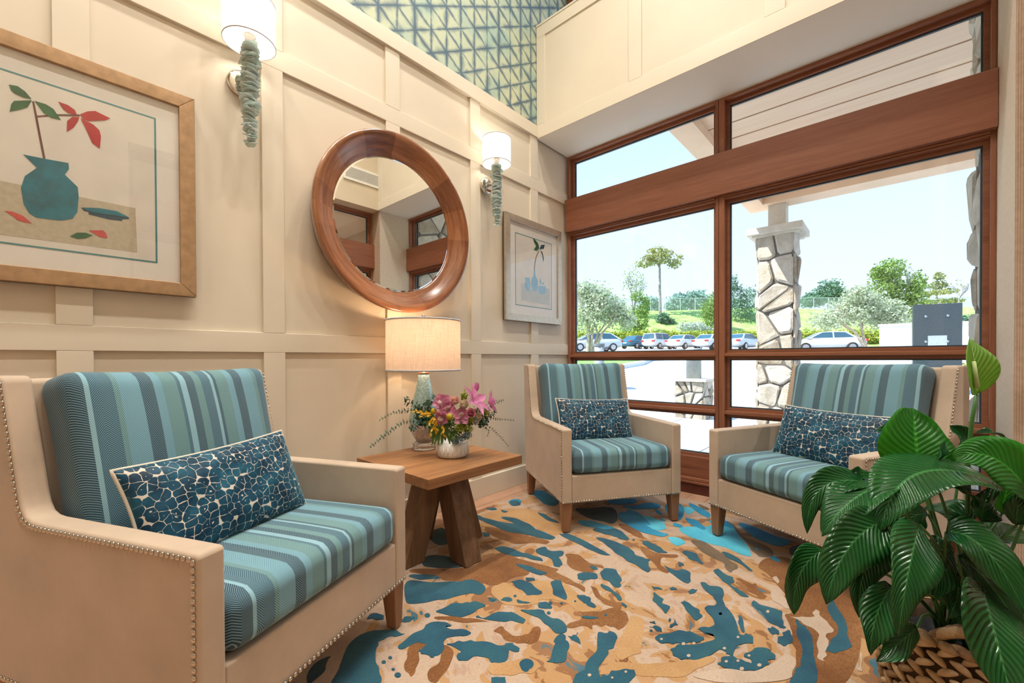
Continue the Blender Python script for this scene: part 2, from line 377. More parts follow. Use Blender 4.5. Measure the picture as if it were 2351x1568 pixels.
for x, y in ((-1.0, -4.6), (-3.0, -4.6)):
    downlight(x, y, 3.08, 40.0, 'round recessed downlight in the low ceiling of the neighbouring room', 'downlights in the neighbouring room')
# ------------------------------------------------------------------ fabric materials
def suede():
    t = NT('beige_suede'); co = t.coord()
    f = t.noise(co, 5.0, 5.0, 0.6)
    c = t.ramp(f, [(0.3, (0.44, 0.345, 0.26)), (0.55, (0.51, 0.40, 0.30)), (0.8, (0.56, 0.445, 0.34))])
    return t.pbr(c, 0.78, t.bump(t.noise(co, 420.0, 2.0), 0.12, 0.001), 0, 0.25, Sheen_Weight=0.25, Sheen_Roughness=0.4)
M_SUEDE = suede()
D_ = (0.016, 0.055, 0.092); L_ = (0.22, 0.41, 0.49); G_ = (0.095, 0.215, 0.225); A_ = (0.120, 0.275, 0.355); N_ = (0.030, 0.098, 0.150)
STRIPES = [(0.0, D_), (0.084, L_), (0.101, N_), (0.176, G_), (0.196, A_), (0.277, D_), (0.331, A_), (0.365, G_), (0.432, N_), (0.449, L_), (0.473, D_), (0.514, G_), (0.547, N_), (0.595, L_), (0.612, D_), (0.628, G_), (0.689, A_), (0.723, D_), (0.777, A_), (0.851, G_), (0.872, N_), (0.932, L_), (0.946, D_)]
def striped():
    t = NT('striped_herringbone_cloth'); uv = t.n('UVMap').outputs[0]; s = t.n('SeparateXYZ', Vector=uv); u, v = s.outputs[0], s.outputs[1]
    f = t.math('FRACT', u)
    cr = t.ramp(f, STRIPES, 'CONSTANT')
    um = t.math('MULTIPLY', u, 0.66)
    tri = t.math('ABSOLUTE', t.math('SUBTRACT', t.math('FRACT', t.math('DIVIDE', um, 0.058)), 0.5))
    ph = t.math('ADD', t.math('DIVIDE', v, 0.0068), t.math('MULTIPLY', tri, 10.5))
    ln = t.math('GREATER_THAN', t.math('FRACT', ph), 0.66)
    lum = t.mix(0.42, cr, (0.55, 0.75, 0.76))
    c = t.mix(t.math('MULTIPLY', ln, 0.85), cr, lum)
    nz = t.noise(t.coord(), 9.0, 3.0)
    c = t.mix(t.math('MULTIPLY', nz, 0.18), c, (0.05, 0.13, 0.15))
    return t.pbr(c, 0.82, t.bump(ln, 0.25, 0.001), 0, 0.2, Sheen_Weight=0.15)
M_STRIPE = striped()
def leopard():
    t = NT('blue_spotted_velvet'); uv = t.n('UVMap').outputs[0]
    w = t.n('TexNoise', Vector=uv, Scale=26.0, Detail=2.0)
    wv = t.n('VectorMath', {'operation': 'SCALE'}, i0=w.outputs[1]); wv.inputs[3].default_value = 0.022
    p = t.n('VectorMath', {'operation': 'ADD'}, i0=uv, i1=wv.outputs[0]).outputs[0]
    ve = t.n('TexVoronoi', {'feature': 'DISTANCE_TO_EDGE', 'voronoi_dimensions': '2D'}, Vector=p, Scale=40.0, Randomness=0.72).outputs[0]
    vf = t.n('TexVoronoi', {'feature': 'F1', 'voronoi_dimensions': '2D'}, Vector=p, Scale=40.0, Randomness=0.72)
    nn = t.noise(uv, 38.0, 2.0)
    thr = t.math('ADD', 0.50, t.math('MULTIPLY', nn, 0.38))
    gap = t.math('MAXIMUM', t.math('GREATER_THAN', vf.outputs[0], thr), t.math('LESS_THAN', ve, t.math('MULTIPLY', t.math('SUBTRACT', nn, 0.38), 0.16)))
    dot = t.math('LESS_THAN', vf.outputs[0], t.math('MULTIPLY', t.math('SUBTRACT', t.noise(uv, 24.0), 0.50), 0.8))
    lig = t.math('MAXIMUM', gap, dot)
    vel = t.ramp(t.noise(uv, 16.0, 3.0), [(0.3, (0.003, 0.022, 0.050)), (0.55, (0.006, 0.058, 0.105)), (0.8, (0.02, 0.13, 0.195))])
    c = t.mix(lig, vel, (0.62, 0.56, 0.47))
    return t.pbr(c, 0.55, t.bump(t.math('SUBTRACT', 1.0, lig), 0.6, 0.003), 0, 0.25, Sheen_Weight=0.6, Sheen_Roughness=0.35, Sheen_Tint=(0.25, 0.65, 0.8, 1))
M_LEOPARD = leopard()
M_VELBACK = simple('plain_teal_velvet', (0.01, 0.10, 0.14), 0.6, 0.1, Sheen_Weight=0.5)
M_PIPE = simple('cream_piping', (0.60, 0.54, 0.44), 0.7, 0.04)
M_NAIL = simple('nickel_nailhead', (0.60, 0.55, 0.48), 0.22, 0.03, metal=1.0)
M_LEG = wood('chair_leg_wood', (0.20, 0.085, 0.035), (0.33, 0.155, 0.07), 'Z', 1.5, 0.4)

def rounded_cushion(w, d, h, r, crown, n=18, uvfun=None, puff_axis=2, pinch=0.0, name='cushion', mat=None):
    """soft block w (x) * d (y) * h (z); crown bulges the two faces across puff_axis"""
    me_v = {}; verts = []; faces = []; half = (w/2, d/2, h/2)
    def key(i, j, k): 
        q = (i, j, k)
        if q not in me_v:
            c = [2*i/n-1, 2*j/n-1, 2*k/n-1]
            c = [math.copysign(abs(x)**0.85, x) for x in c]
            p = [c[a]*half[a] for a in range(3)]
            inner = [max(-(half[a]-r), min(half[a]-r, p[a])) for a in range(3)]
            dv = [p[a]-inner[a] for a in range(3)]; L = math.sqrt(sum(x*x for x in dv))
            if L > 1e-9: p = [inner[a]+dv[a]/L*r*min(1.0, max(abs(x) for x in dv)/r*1.0) for a in range(3)]
            o = [a for a in range(3) if a != puff_axis]
            e = (1-abs(c[o[0]])**2.4)*(1-abs(c[o[1]])**2.4)
            p[puff_axis] *= 1+crown*e
            k2 = 1-pinch*(1-abs(c[o[0]])**2); k3 = 1-pinch*(1-abs(c[o[1]])**2)
            p[o[1]] *= k2; p[o[0]] *= k3
            me_v[q] = len(verts); verts.append(tuple(p))
        return me_v[q]
    for a in range(n):
        for b in range(n):
            faces.append((key(a, b, 0), key(a, b+1, 0), key(a+1, b+1, 0), key(a+1, b, 0)))
            faces.append((key(a, b, n), key(a+1, b, n), key(a+1, b+1, n), key(a, b+1, n)))
            faces.append((key(a, 0, b), key(a+1, 0, b), key(a+1, 0, b+1), key(a, 0, b+1)))
            faces.append((key(a, n, b), key(a, n, b+1), key(a+1, n, b+1), key(a+1, n, b)))
            faces.append((key(0, a, b), key(0, a, b+1), key(0, a+1, b+1), key(0, a+1, b)))
            faces.append((key(n, a, b), key(n, a+1, b), key(n, a+1, b+1), key(n, a, b+1)))
    me = bpy.data.meshes.new(name); me.from_pydata(verts, [], faces); me.update()
    bm = bmesh.new(); bm.from_mesh(me); bmesh.ops.recalc_face_normals(bm, faces=bm.faces)
    uvl = bm.loops.layers.uv.new('UVMap')
    for f in bm.faces:
        f.smooth = True
        for l in f.loops: l[uvl].uv = uvfun(l.vert.co)
    bm.to_mesh(me); bm.free()
    if mat: me.materials.append(mat)
    return me

# ------------------------------------------------------------------ armchair (local: front +y, origin on the floor)
CW, CT = 0.3995, 0.062
def arc(cx, cz, r, a0, a1, n): return [(cx+r*math.cos(a0+(a1-a0)*i/n), cz+r*math.sin(a0+(a1-a0)*i/n)) for i in range(n+1)]
side_prof = [(-0.405, 0.176), (0.4085, 0.176), (0.4085, 0.609)] + arc(0.3965, 0.609, 0.012, 0.2, PI/2, 3) + [(-0.165, 0.621)] + \
            [(-0.195, 0.624), (-0.218, 0.634), (-0.234, 0.655), (-0.246, 0.69)] + [(-0.316, 0.972)] + arc(-0.338, 0.974, 0.022, 0.1, PI/2, 3) + \
            [(-0.43, 0.996), (-0.445, 0.985)]
arm_me = {}
for sg in (1, -1):
    arm_me[sg] = MB().prism(side_prof, 'x', sg*(CW-CT), sg*CW).mesh('arm', M_SUEDE)
back_me = MB().prism([(-0.395, 0.20), (-0.265, 0.30), (-0.335, 0.97), (-0.345, 0.985), (-0.43, 0.985), (-0.438, 0.975)], 'x', -(CW-CT), CW-CT).mesh('back', M_SUEDE)
apron_me = MB().box((-(CW-CT), -0.38, 0.176), (CW-CT, 0.4035, 0.340)).mesh('seat_base', M_SUEDE)
def uv_seat(c): return (0.5 - c.x/0.668, c.y - c.z + 0.3)
def uv_back(c): return (0.5 - c.x/0.648*0.94, c.z - c.y*0.6)
seat_me = rounded_cushion(0.668, 0.655, 0.140, 0.042, 0.13, 20, uv_seat, 2, 0.0, 'seat_cushion', M_STRIPE)
bcush_me = rounded_cushion(0.655, 0.150, 0.545, 0.05, 0.30, 20, uv_back, 1, 0.035, 'back_cushion', M_STRIPE)
leg_me = {}
for fx in (1, -1):
    for fy in (1, -1):
        b = MB(); t, q = 0.032, 0.021
        top = [(-t, -t), (t, -t), (t, t), (-t, t)]; ox, oy = fx*0.004, fy*0.006
        if fy < 0: oy = -0.012
        b.add([(x, y, 0.172) for x, y in top]+[(x*q/t+ox, y*q/t+oy, 0.0) for x, y in top], [(0, 1, 2, 3), (7, 6, 5, 4), (0, 4, 5, 1), (1, 5, 6, 2), (2, 6, 7, 3), (3, 7, 4, 0)])
        leg_me[(fx, fy)] = b.mesh('leg', M_LEG)
def nail_mesh():
    b = MB(); prof = [(0.0072, 0.0), (0.0067, 0.0024), (0.0048, 0.0044), (0.0018, 0.0055)]
    b.lathe(prof, 8); return b.mesh('nailhead', M_NAIL, True)
nail_me = nail_mesh()
def walk(pts, step):
    out = []; carry = 0.0
    for a, b in zip(pts[:-1], pts[1:]):
        a, b = Vector(a), Vector(b); L = (b-a).length; t = carry
        while t < L: out.append(a.lerp(b, t/L)); t += step
        carry = t-L
    return out
def nail_sets():
    line = [(-0.322, 0.975), (-0.262, 0.70), (-0.250, 0.655), (-0.232, 0.626), (-0.200, 0.612), (-0.165, 0.609), (0.394, 0.609), (0.394, 0.190)]
    sets = {}
    for sg in (1, -1):
        p = [(sg*CW, y, z) for y, z in line]
        pts = walk(p, 0.0166)+walk([(sg*CW, 0.394, 0.186), (sg*CW, -0.39, 0.186)], 0.0166)
        sets[sg] = [(q, Vector((sg, 0, 0))) for q in pts]
    sets[0] = [(q, Vector((0, 1, 0))) for q in walk([(CW-0.004, 0.4085, 0.186), (-CW+0.004, 0.4085, 0.186)], 0.0166)]
    return sets
NAILS = nail_sets()
def nrot(n): return n.to_track_quat('Z', 'Y').to_matrix().to_4x4()
def armchair(label, loc, rz, individual):
    c = thing('armchair', label, 'armchair', loc, rz, 'beige nailhead armchairs with striped cushions')
    for sg in (1, -1): obj('arm', arm_me[sg], c, bevel=0.011, seg=3)
    obj('back', back_me, c, bevel=0.012, seg=3); obj('seat_base', apron_me, c, bevel=0.008, seg=2)
    obj('seat_cushion', seat_me, c, (0, 0.088, 0.412), (math.radians(1.0), 0, 0))
    obj('back_cushion', bcush_me, c, (0, -0.225, 0.735), (math.radians(13), 0, 0))
    for (fx, fy), me in leg_me.items():
        obj('leg', me, c, (fx*(CW-0.036), 0.368 if fy > 0 else -0.355, 0.0045), bevel=0.003, seg=1)
    for k, pts in NAILS.items():
        if k in individual:
            for p, n in pts: obj('nailhead', nail_me, c, p, nrot(n).to_euler())
        else:
            mb = MB()
            for p, n in pts:
                M = Matrix.Translation(p) @ nrot(n)
                mb.lathe([(0.0066, 0.0), (0.0060, 0.0026), (0.0030, 0.0046)], 6, M)
            tag(mb.build('nailhead_trim', M_NAIL, c, True), kind='stuff')
    return c
RUG_T = 0.0142
armchair('beige armchair in the left foreground, next to the wooden side table', (-2.961, -0.687, RUG_T), 3.555, (1, 0))
armchair('beige armchair in the corner between panelled wall and window', (-0.776, -0.761, RUG_T), 2.545, ())
armchair('beige armchair in front of the window, half hidden by the leafy plant', (-0.565, -2.051, RUG_T), 1.119, ())

# ------------------------------------------------------------------ lumbar pillows (things of their own)
def pillow_mesh(w, h, t, n=30):
    """in the xz plane, thickness along y, with a softly pointed corner outline"""
    def P(u, v, s):
        cu = 1-0.055*(1-v*v)**1.0*abs(u)**3; cv = 1-0.07*(1-u*u)*abs(v)**3
        e = max(0.0, (1-abs(u)**2.6))*max(0.0, (1-abs(v)**2.6))
        th = t/2*e**0.42
        wr = 0.006*math.sin(9*u+3*v)*math.sin(7*v+2)*e
        return (u*w/2*cu, s*th+wr, v*h/2*cv)
    vs = []; fs = []; uvs = []
    for s in (1, -1):
        o = len(vs)
        for i in range(n+1):
            for j in range(n+1):
                a = math.sin((2*i/n-1)*PI/2); b = math.sin((2*j/n-1)*PI/2)
                vs.append(P(a, b, s)); uvs.append((a*w/2+0.3, b*h/2+0.3))
        for i in range(n):
            for j in range(n):
                q = (o+i*(n+1)+j, o+(i+1)*(n+1)+j, o+(i+1)*(n+1)+j+1, o+i*(n+1)+j+1)
                fs.append(q if s < 0 else q[::-1])
    me = bpy.data.meshes.new('pillow_cover'); me.from_pydata(vs, [], fs); me.update()
    uvl = me.uv_layers.new(name='UVMap')
    for l in me.loops: uvl.data[l.index].uv = uvs[l.vertex_index]
    me.polygons.foreach_set('use_smooth', [True]*len(me.polygons)); me.materials.append(M_LEOPARD)
    out = []
    m = 24
    for (u0, v0, u1, v1) in ((-1, -1, 1, -1), (1, -1, 1, 1), (1, 1, -1, 1), (-1, 1, -1, -1)):
        for k in range(m): out.append(P(u0+(u1-u0)*k/m, v0+(v1-v0)*k/m, 1))
    pm = MB().ring(out, 0.0055, 6).mesh('piping', M_PIPE, True)
    return me, pm
pil_me, pip_me = pillow_mesh(0.55, 0.305, 0.135)
def pillow(label, chair_loc, rz, lx, ly, lz, tilt, roll):
    c, s = math.cos(rz), math.sin(rz)
    p = thing('lumbar_pillow', label, 'pillow', (chair_loc[0]+c*lx-s*ly, chair_loc[1]+s*lx+c*ly, lz), 0, 'spotted blue velvet pillows')
    p.rotation_euler = (Matrix.Rotation(rz, 3, 'Z') @ Matrix.Rotation(tilt, 3, 'X') @ Matrix.Rotation(roll, 3, 'Y')).to_euler()
    a = obj('cover', pil_me, p); b = obj('piping', pip_me, p); b['label'] = 'cream piping'
pillow('spotted blue velvet pillow on the left foreground armchair', (-2.961, -0.687), 3.555, 0.03, 0.012, 0.624, math.radians(21), math.radians(2))
pillow('spotted blue velvet pillow on the corner armchair', (-0.776, -0.761), 2.545, 0.01, 0.012, 0.622, math.radians(21), math.radians(-2))
pillow('spotted blue velvet pillow on the armchair behind the leafy plant', (-0.565, -2.051), 1.119, -0.02, 0.012, 0.622, math.radians(21), math.radians(-1))
# ------------------------------------------------------------------ side table: square top on four splayed legs
M_TTOP = wood('oak_table_top', (0.12, 0.046, 0.016), (0.38, 0.18, 0.07), 'X', 1.5, 0.42, bump=0.2)
M_TEDGE = wood('oak_table_edge', (0.16, 0.065, 0.025), (0.30, 0.135, 0.06), 'X', 1.2, 0.5)
M_TLEG = wood('oak_table_leg', (0.085, 0.040, 0.017), (0.25, 0.14, 0.07), 'Z', 2.0, 0.6, bump=0.6)
TC = (-1.93, -0.482, RUG_T); TZ = 0.52-RUG_T
tb = thing('side_table', 'square oak side table with four thick splayed legs in the corner', 'table', TC)
for k in range(5):
    a = -0.3175+k*0.127; boxo('top_plank', (-0.3175, a, TZ-0.047), (0.3175, a+0.1268, TZ), M_TTOP, tb, bevel=0.0015, seg=1)
for k in range(4):
    ang = k*PI/2; d = Vector((math.cos(ang), math.sin(ang), 0)); n = Vector((-d.y, d.x, 0)); b = MB(); hw = 0.055
    t0 = d*0.066; t1 = d*0.208
    vs = []
    for c, z in ((t1, 0.0005), (t0, TZ-0.0475)):
        for sx_, sy_ in ((-1, -1), (1, -1), (1, 1), (-1, 1)): vs.append(c+d*(hw*1.08*sx_)+n*(hw*sy_)+Vector((0, 0, z)))
    b.add(vs, [(0, 3, 2, 1), (4, 5, 6, 7), (0, 1, 5, 4), (1, 2, 6, 5), (2, 3, 7, 6), (3, 0, 4, 7)]).build('leg', M_TLEG, tb, bevel=0.002, seg=1)

# ------------------------------------------------------------------ table lamp
def linen(name, col, sc=1.0, trans=0.5):
    t = NT(name); co = t.coord()
    a = t.noise(t.mapping(co, (260*sc, 260*sc, 12*sc)), 1.0, 3.0, 0.7); b = t.noise(t.mapping(co, (14*sc, 14*sc, 300*sc)), 1.0, 3.0, 0.7)
    f = t.math('ADD', t.math('MULTIPLY', a, 0.6), t.math('MULTIPLY', b, 0.4))
    c = t.ramp(f, [(0.3, tuple(k*0.68 for k in col)), (0.6, col)])
    m = t.n('MixShader', i0=trans, i1=t.n('BsdfDiffuse', Color=c), i2=t.n('BsdfTranslucent', Color=c))
    return t.surf(m.outputs[0])
M_LINEN = linen('linen_shade', (0.80, 0.66, 0.56), 1.0, 0.30); M_WSHADE = linen('white_shade', (0.93, 0.91, 0.88), 1.4, 0.5)
M_SHBAND = simple('shade_trim_band', (0.50, 0.50, 0.52), 0.8)
M_CHROME = simple('polished_nickel', (0.78, 0.76, 0.72), 0.08, 0.02, metal=1.0)
M_BULB = NT('bulb_glow'); M_BULB = M_BULB.surf(M_BULB.n('Emission', Color=(1, 0.78, 0.5, 1), Strength=14.0).outputs[0])
M_CRYSTAL = NT('clear_crystal'); M_CRYSTAL = M_CRYSTAL.pbr((0.97, 0.98, 1.0, 1), 0.02, None, 0, 0.5, Transmission_Weight=1.0, IOR=1.45)
def mercury():
    t = NT('mercury_glass_teal'); co = t.coord(); z = t.n('SeparateXYZ', Vector=co).outputs[2]
    edge = t.math('ADD', z, t.math('MULTIPLY', t.math('SUBTRACT', t.noise(co, 55.0, 4.0, 0.7), 0.5), 0.06))
    up = t.math('GREATER_THAN', edge, 0.155)
    teal = t.ramp(t.noise(co, 120.0, 3.0), [(0.35, (0.20, 0.34, 0.34)), (0.55, (0.33, 0.52, 0.52)), (0.72, (0.55, 0.70, 0.68))])
    sil = t.ramp(t.noise(co, 190.0, 3.0, 0.7), [(0.36, (0.16, 0.12, 0.10)), (0.46, (0.50, 0.49, 0.49)), (0.7, (0.80, 0.82, 0.83))])
    return t.pbr(t.mix(up, sil, teal), 0.13, t.bump(t.noise(co, 90.0), 0.08, 0.003), 0.15, 0.8, Coat_Weight=0.6, Coat_Roughness=0.04)
M_MERC = mercury()
lp = thing('table_lamp', 'table lamp with drum linen shade and speckled teal glass body on crystal base', 'lamp', (-1.868, -0.252, 0.5205))
MB().lathe([(0.060, 0.0), (0.067, 0.004), (0.067, 0.018), (0.062, 0.021), (0.062, 0.024), (0.067, 0.027), (0.067, 0.037), (0.060, 0.041)], 12).build('crystal_base', M_CRYSTAL, lp)
MB().lathe([(0.030, 0.0415), (0.044, 0.046), (0.062, 0.075), (0.080, 0.115), (0.088, 0.150), (0.087, 0.185), (0.079, 0.225), (0.062, 0.300), (0.046, 0.370), (0.036, 0.420), (0.031, 0.445)], 40).build('body', M_MERC, lp, True)
MB().lathe([(0.033, 0.4455), (0.033, 0.453), (0.012, 0.457), (0.012, 0.56)], 20).build('neck', simple('brass_neck', (0.55, 0.30, 0.16), 0.25, 0.03, metal=1.0), lp, True)
sh = MB().lathe([(0.217, 0.468), (0.2165, 0.758)], 64, close=False).build('shade', M_LINEN, lp, True)
for z0, z1, nm in ((0.463, 0.473, 'lower'), (0.753, 0.763, 'upper')):
    MB().lathe([(0.2155, z0), (0.2188, z0), (0.2188, z1), (0.2155, z1), (0.2155, z0)], 64, close=False).build('trim_band', M_SHBAND, sh, True)
sp = MB()
for a in (0, 2.09, 4.19): sp.tube([(0.012*math.cos(a), 0.012*math.sin(a), 0.745), (0.216*math.cos(a), 0.216*math.sin(a), 0.757)], 0.002, 6)
sp.tube([(0, 0, 0.56), (0, 0, 0.775)], 0.003, 8).build('harp', M_CHROME, lp)
MB().lathe([(0.003, 0.770), (0.011, 0.776), (0.013, 0.786), (0.008, 0.795), (0.002, 0.798)], 16).build('finial', M_CHROME, lp, True)
MB().lathe([(0.012, 0.56), (0.03, 0.60), (0.03, 0.63), (0.015, 0.655), (0.003, 0.66)], 16).build('bulb', M_BULB, lp, True)
def bulb_light(parent, loc, watts, col, rad=0.03):
    l = bpy.data.lights.new('bulb_light', 'POINT'); l.energy = watts; l.color = col; l.shadow_soft_size = rad
    o = bpy.data.objects.new('bulb_light', l); COL.objects.link(o); o.parent = parent; o.location = loc
LAMP_W = 6.0
bulb_light(lp, (0, 0, 0.69), LAMP_W, (1.0, 0.66, 0.38), 0.025)

# ------------------------------------------------------------------ round mirror
MC = (-1.915, 0.0, 1.872)
mr = thing('round_mirror', 'large round mirror in a deep dished walnut frame above the lamp', 'mirror', MC)
RX = Matrix.Rotation(PI/2, 4, 'X')          # local z -> -y (into the room)
def walnut():
    t = NT('walnut_mirror_frame'); co = t.coord(); s = t.n('SeparateXYZ', Vector=co)
    ang = t.math('ARCTAN2', s.outputs[2], s.outputs[0]); rad = t.math('SQRT', t.math('ADD', t.math('POWER', s.outputs[0], 2.0), t.math('POWER', s.outputs[2], 2.0)))
    v = t.n('CombineXYZ', X=t.math('MULTIPLY', ang, 1.6), Y=t.math('MULTIPLY', rad, 30.0), Z=t.math('MULTIPLY', s.outputs[1], 30.0))
    seg = t.n('TexWhiteNoise', {'noise_dimensions': '1D'}, W=t.math('FLOOR', t.math('MULTIPLY', ang, 2.4))).outputs[0]
    f = t.math('ADD', t.math('MULTIPLY', t.noise(v.outputs[0], 1.6, 5.0, 0.6), 0.75), t.math('MULTIPLY', seg, 0.22))
    c = t.ramp(f, [(0.3, (0.12, 0.040, 0.015)), (0.55, (0.27, 0.105, 0.042)), (0.8, (0.42, 0.19, 0.09))])
    return t.pbr(c, 0.26, None, 0, 0.6, Coat_Weight=0.5, Coat_Roughness=0.15)
prof = [(0.405, 0.03), (0.405, 0.058), (0.412, 0.062), (0.425, 0.066), (0.445, 0.078), (0.465, 0.093), (0.485, 0.107), (0.503, 0.117), (0.520, 0.122), (0.531, 0.120), (0.535, 0.112), (0.532, 0.09), (0.518, 0.05), (0.505, 0.022), (0.50, 0.004), (0.40, 0.004), (0.405, 0.03)]
MB().lathe(prof, 96, RX, close=False).build('frame', walnut(), mr, True)
t_ = NT('mirror_silver'); M_MIRROR = t_.surf(t_.n('BsdfGlossy', Color=t_.ramp(t_.noise(t_.coord(), 2.0), [(0.0, (0.86, 0.86, 0.84)), (1.0, (0.88, 0.88, 0.86))]), Roughness=0.0).outputs[0])
MB().lathe([(0.408, 0.030), (0.408, 0.052), (0.395, 0.0545)], 96, RX).build('mirror_glass', M_MIRROR, mr)

# ------------------------------------------------------------------ wall sconces with stacks of sea glass
def seaglass(name, c):
    t = NT(name); co = t.coord(); f = t.noise(co, 60.0, 2.0)
    col = t.ramp(f, [(0.3, tuple(k*0.8 for k in c)), (0.7, c)])
    a = t.n('MixShader', i0=0.55, i1=t.n('BsdfDiffuse', Color=col), i2=t.n('BsdfTranslucent', Color=col))
    b = t.n('MixShader', i0=0.10, i1=a.outputs[0], i2=t.n('BsdfGlossy', Roughness=0.25))
    return t.surf(b.outputs[0])
M_SEA = [seaglass('sea_glass_a', (0.86, 0.97, 0.94)), seaglass('sea_glass_b', (0.90, 0.985, 0.96)), seaglass('sea_glass_c', (0.80, 0.95, 0.91))]
def chip(k):
    rnd = random.Random(k); n = 11; rr = [1+rnd.uniform(-0.18, 0.16) for _ in range(n)]
    def ringp(s, z): return [(rr[i]*s*math.cos(2*PI*i/n), rr[i]*s*0.86*math.sin(2*PI*i/n), z+0.002*math.sin(3*i)) for i in range(n)]
    vs = ringp(0.82, -0.0032)+ringp(1.0, 0.0)+ringp(0.82, 0.0032)
    vs = [(x*0.036, y*0.036, z) for x, y, z in vs]
    fs = [tuple(range(n-1, -1, -1)), tuple(2*n+i for i in range(n))]
    for r_ in range(2): fs += [(r_*n+i, r_*n+(i+1) % n, (r_+1)*n+(i+1) % n, (r_+1)*n+i) for i in range(n)]
    b = MB(); b.add(vs, fs); return b.mesh('glass_chip', M_SEA[k % 3], True)
CHIPS = [chip(k) for k in range(6)]
SHD_ = MB().lathe([(0.106, 2.505), (0.106, 2.69)], 48, close=False).mesh('shade', M_WSHADE, True)
SCONCE_W = 6.5
def sconce(x, label, seed):
    s = thing('wall_sconce', label, 'wall lamp', (x, 0.0, 0.0), 0, 'sea glass wall sconces'); rnd = random.Random(seed)
    yb = 0.0165 if x < -2 else 0.0
    A = (0, -0.12)
    MB().lathe([(0.060, -yb), (0.060, 0.012-yb+0.004), (0.050, 0.022-yb), (0.015, 0.026-yb)], 40, Matrix.Translation((0, 0, 2.375)) @ RX).build('backplate', M_CHROME, s, True)
    MB().tube([(0, -0.01, 2.375), (0, -0.12, 2.375)], 0.008, 10).build('arm', M_CHROME, s, True)
    MB().tube([(0, -0.12, 2.06), (0, -0.12, 2.50)], 0.006, 8).build('stem', M_CHROME, s, True)
    z = 2.045; k = 0
    while z < 2.495:
        f = (z-2.045)/0.45; sc = 0.62+0.42*min(1, f*2.2)*(1.0 if f < 0.85 else 0.95)
        for rep in range(2):
            a = rnd.uniform(0, 2*PI); off = rnd.uniform(0.004, 0.014)*sc
            o = obj('glass_chip', CHIPS[rnd.randrange(6)], s, (off*math.cos(a), -0.12+off*math.sin(a), z+rep*0.004), (rnd.uniform(-0.35, 0.35), rnd.uniform(-0.35, 0.35), rnd.uniform(0, 6)), (sc*rnd.uniform(0.85, 1.1),)*3)
        z += 0.0118
    sh = obj('shade', SHD_, s, (0, -0.12, 0))
    for z0, z1 in ((2.502, 2.508), (2.687, 2.693)):
        MB().lathe([(0.1048, z0), (0.1072, z0), (0.1072, z1), (0.1048, z1), (0.1048, z0)], 48, close=False).build('trim_band', M_SHBAND, sh, True)
    sp = MB()
    for a in (0.4, 2.5, 4.6): sp.tube([(0.022*math.cos(a), -0.12+0.022*math.sin(a), 2.54), (0.105*math.cos(a), -0.12+0.105*math.sin(a), 2.54)], 0.0012, 6)
    sp.ring([(0.024*math.cos(2*PI*i/24), -0.12+0.024*math.sin(2*PI*i/24), 2.54) for i in range(24)], 0.0035, 6); sp.build('spider_ring', M_CHROME, s)
    MB().lathe([(0.019, 2.50), (0.019, 2.565), (0.010, 2.57)], 16, Matrix.Translation((0, -0.12, 0))).build('candle_sleeve', M_WSHADE, s, True)
    MB().lathe([(0.008, 2.572), (0.02, 2.595), (0.018, 2.615), (0.004, 2.635)], 12, Matrix.Translation((0, -0.12, 0))).build('bulb', M_BULB, s, True)
    bulb_light(s, (0, -0.12, 2.605), SCONCE_W, (1.0, 0.88, 0.74), 0.03)
sconce(-2.73, 'wall sconce with white drum shade and sea glass stack, between large picture and mirror', 3)
sconce(-1.10, 'wall sconce with white drum shade and sea glass stack, right of the round mirror', 5)

# ------------------------------------------------------------------ framed pictures (paper cut-outs under glass)
M_GOLDF = simple('bronze_picture_frame', (0.40, 0.255, 0.135), 0.45, 0.08, 30.0, metal=0.35, bump=0.05)
M_SILF = simple('champagne_picture_frame', (0.52, 0.46, 0.36), 0.32, 0.05, 30.0, metal=0.6)
M_FEDGE = simple('frame_dark_edge', (0.07, 0.045, 0.025), 0.5)
M_MAT = simple('mat_board', (0.80, 0.78, 0.72), 0.8, 0.01); M_ARTP = simple('art_paper', (0.74, 0.71, 0.63), 0.85, 0.03, 8.0)
M_TLINE = simple('teal_mat_line', (0.06, 0.25, 0.26), 0.7); M_TANP = simple('tan_paper', (0.52, 0.47, 0.34), 0.85, 0.05, 60.0)
M_TEALP = simple('teal_paper', (0.0, 0.165, 0.225), 0.8, 0.16, 25.0); M_REDP = simple('red_paper', (0.45, 0.012, 0.02), 0.8, 0.06); M_CORALP = simple('coral_paper', (0.58, 0.075, 0.065), 0.8, 0.06)
M_GREENP = simple('green_paper', (0.02, 0.12, 0.04), 0.8, 0.12); M_BROWNP = simple('brown_paper', (0.13, 0.04, 0.025), 0.8, 0.05); M_NAVYP = simple('navy_paper', (0.01, 0.06, 0.10), 0.8, 0.1)
M_SKYP = simple('pale_blue_paper', (0.28, 0.52, 0.66), 0.8, 0.06); M_PALEP = simple('pale_grey_paper', (0.55, 0.58, 0.56), 0.85, 0.03)
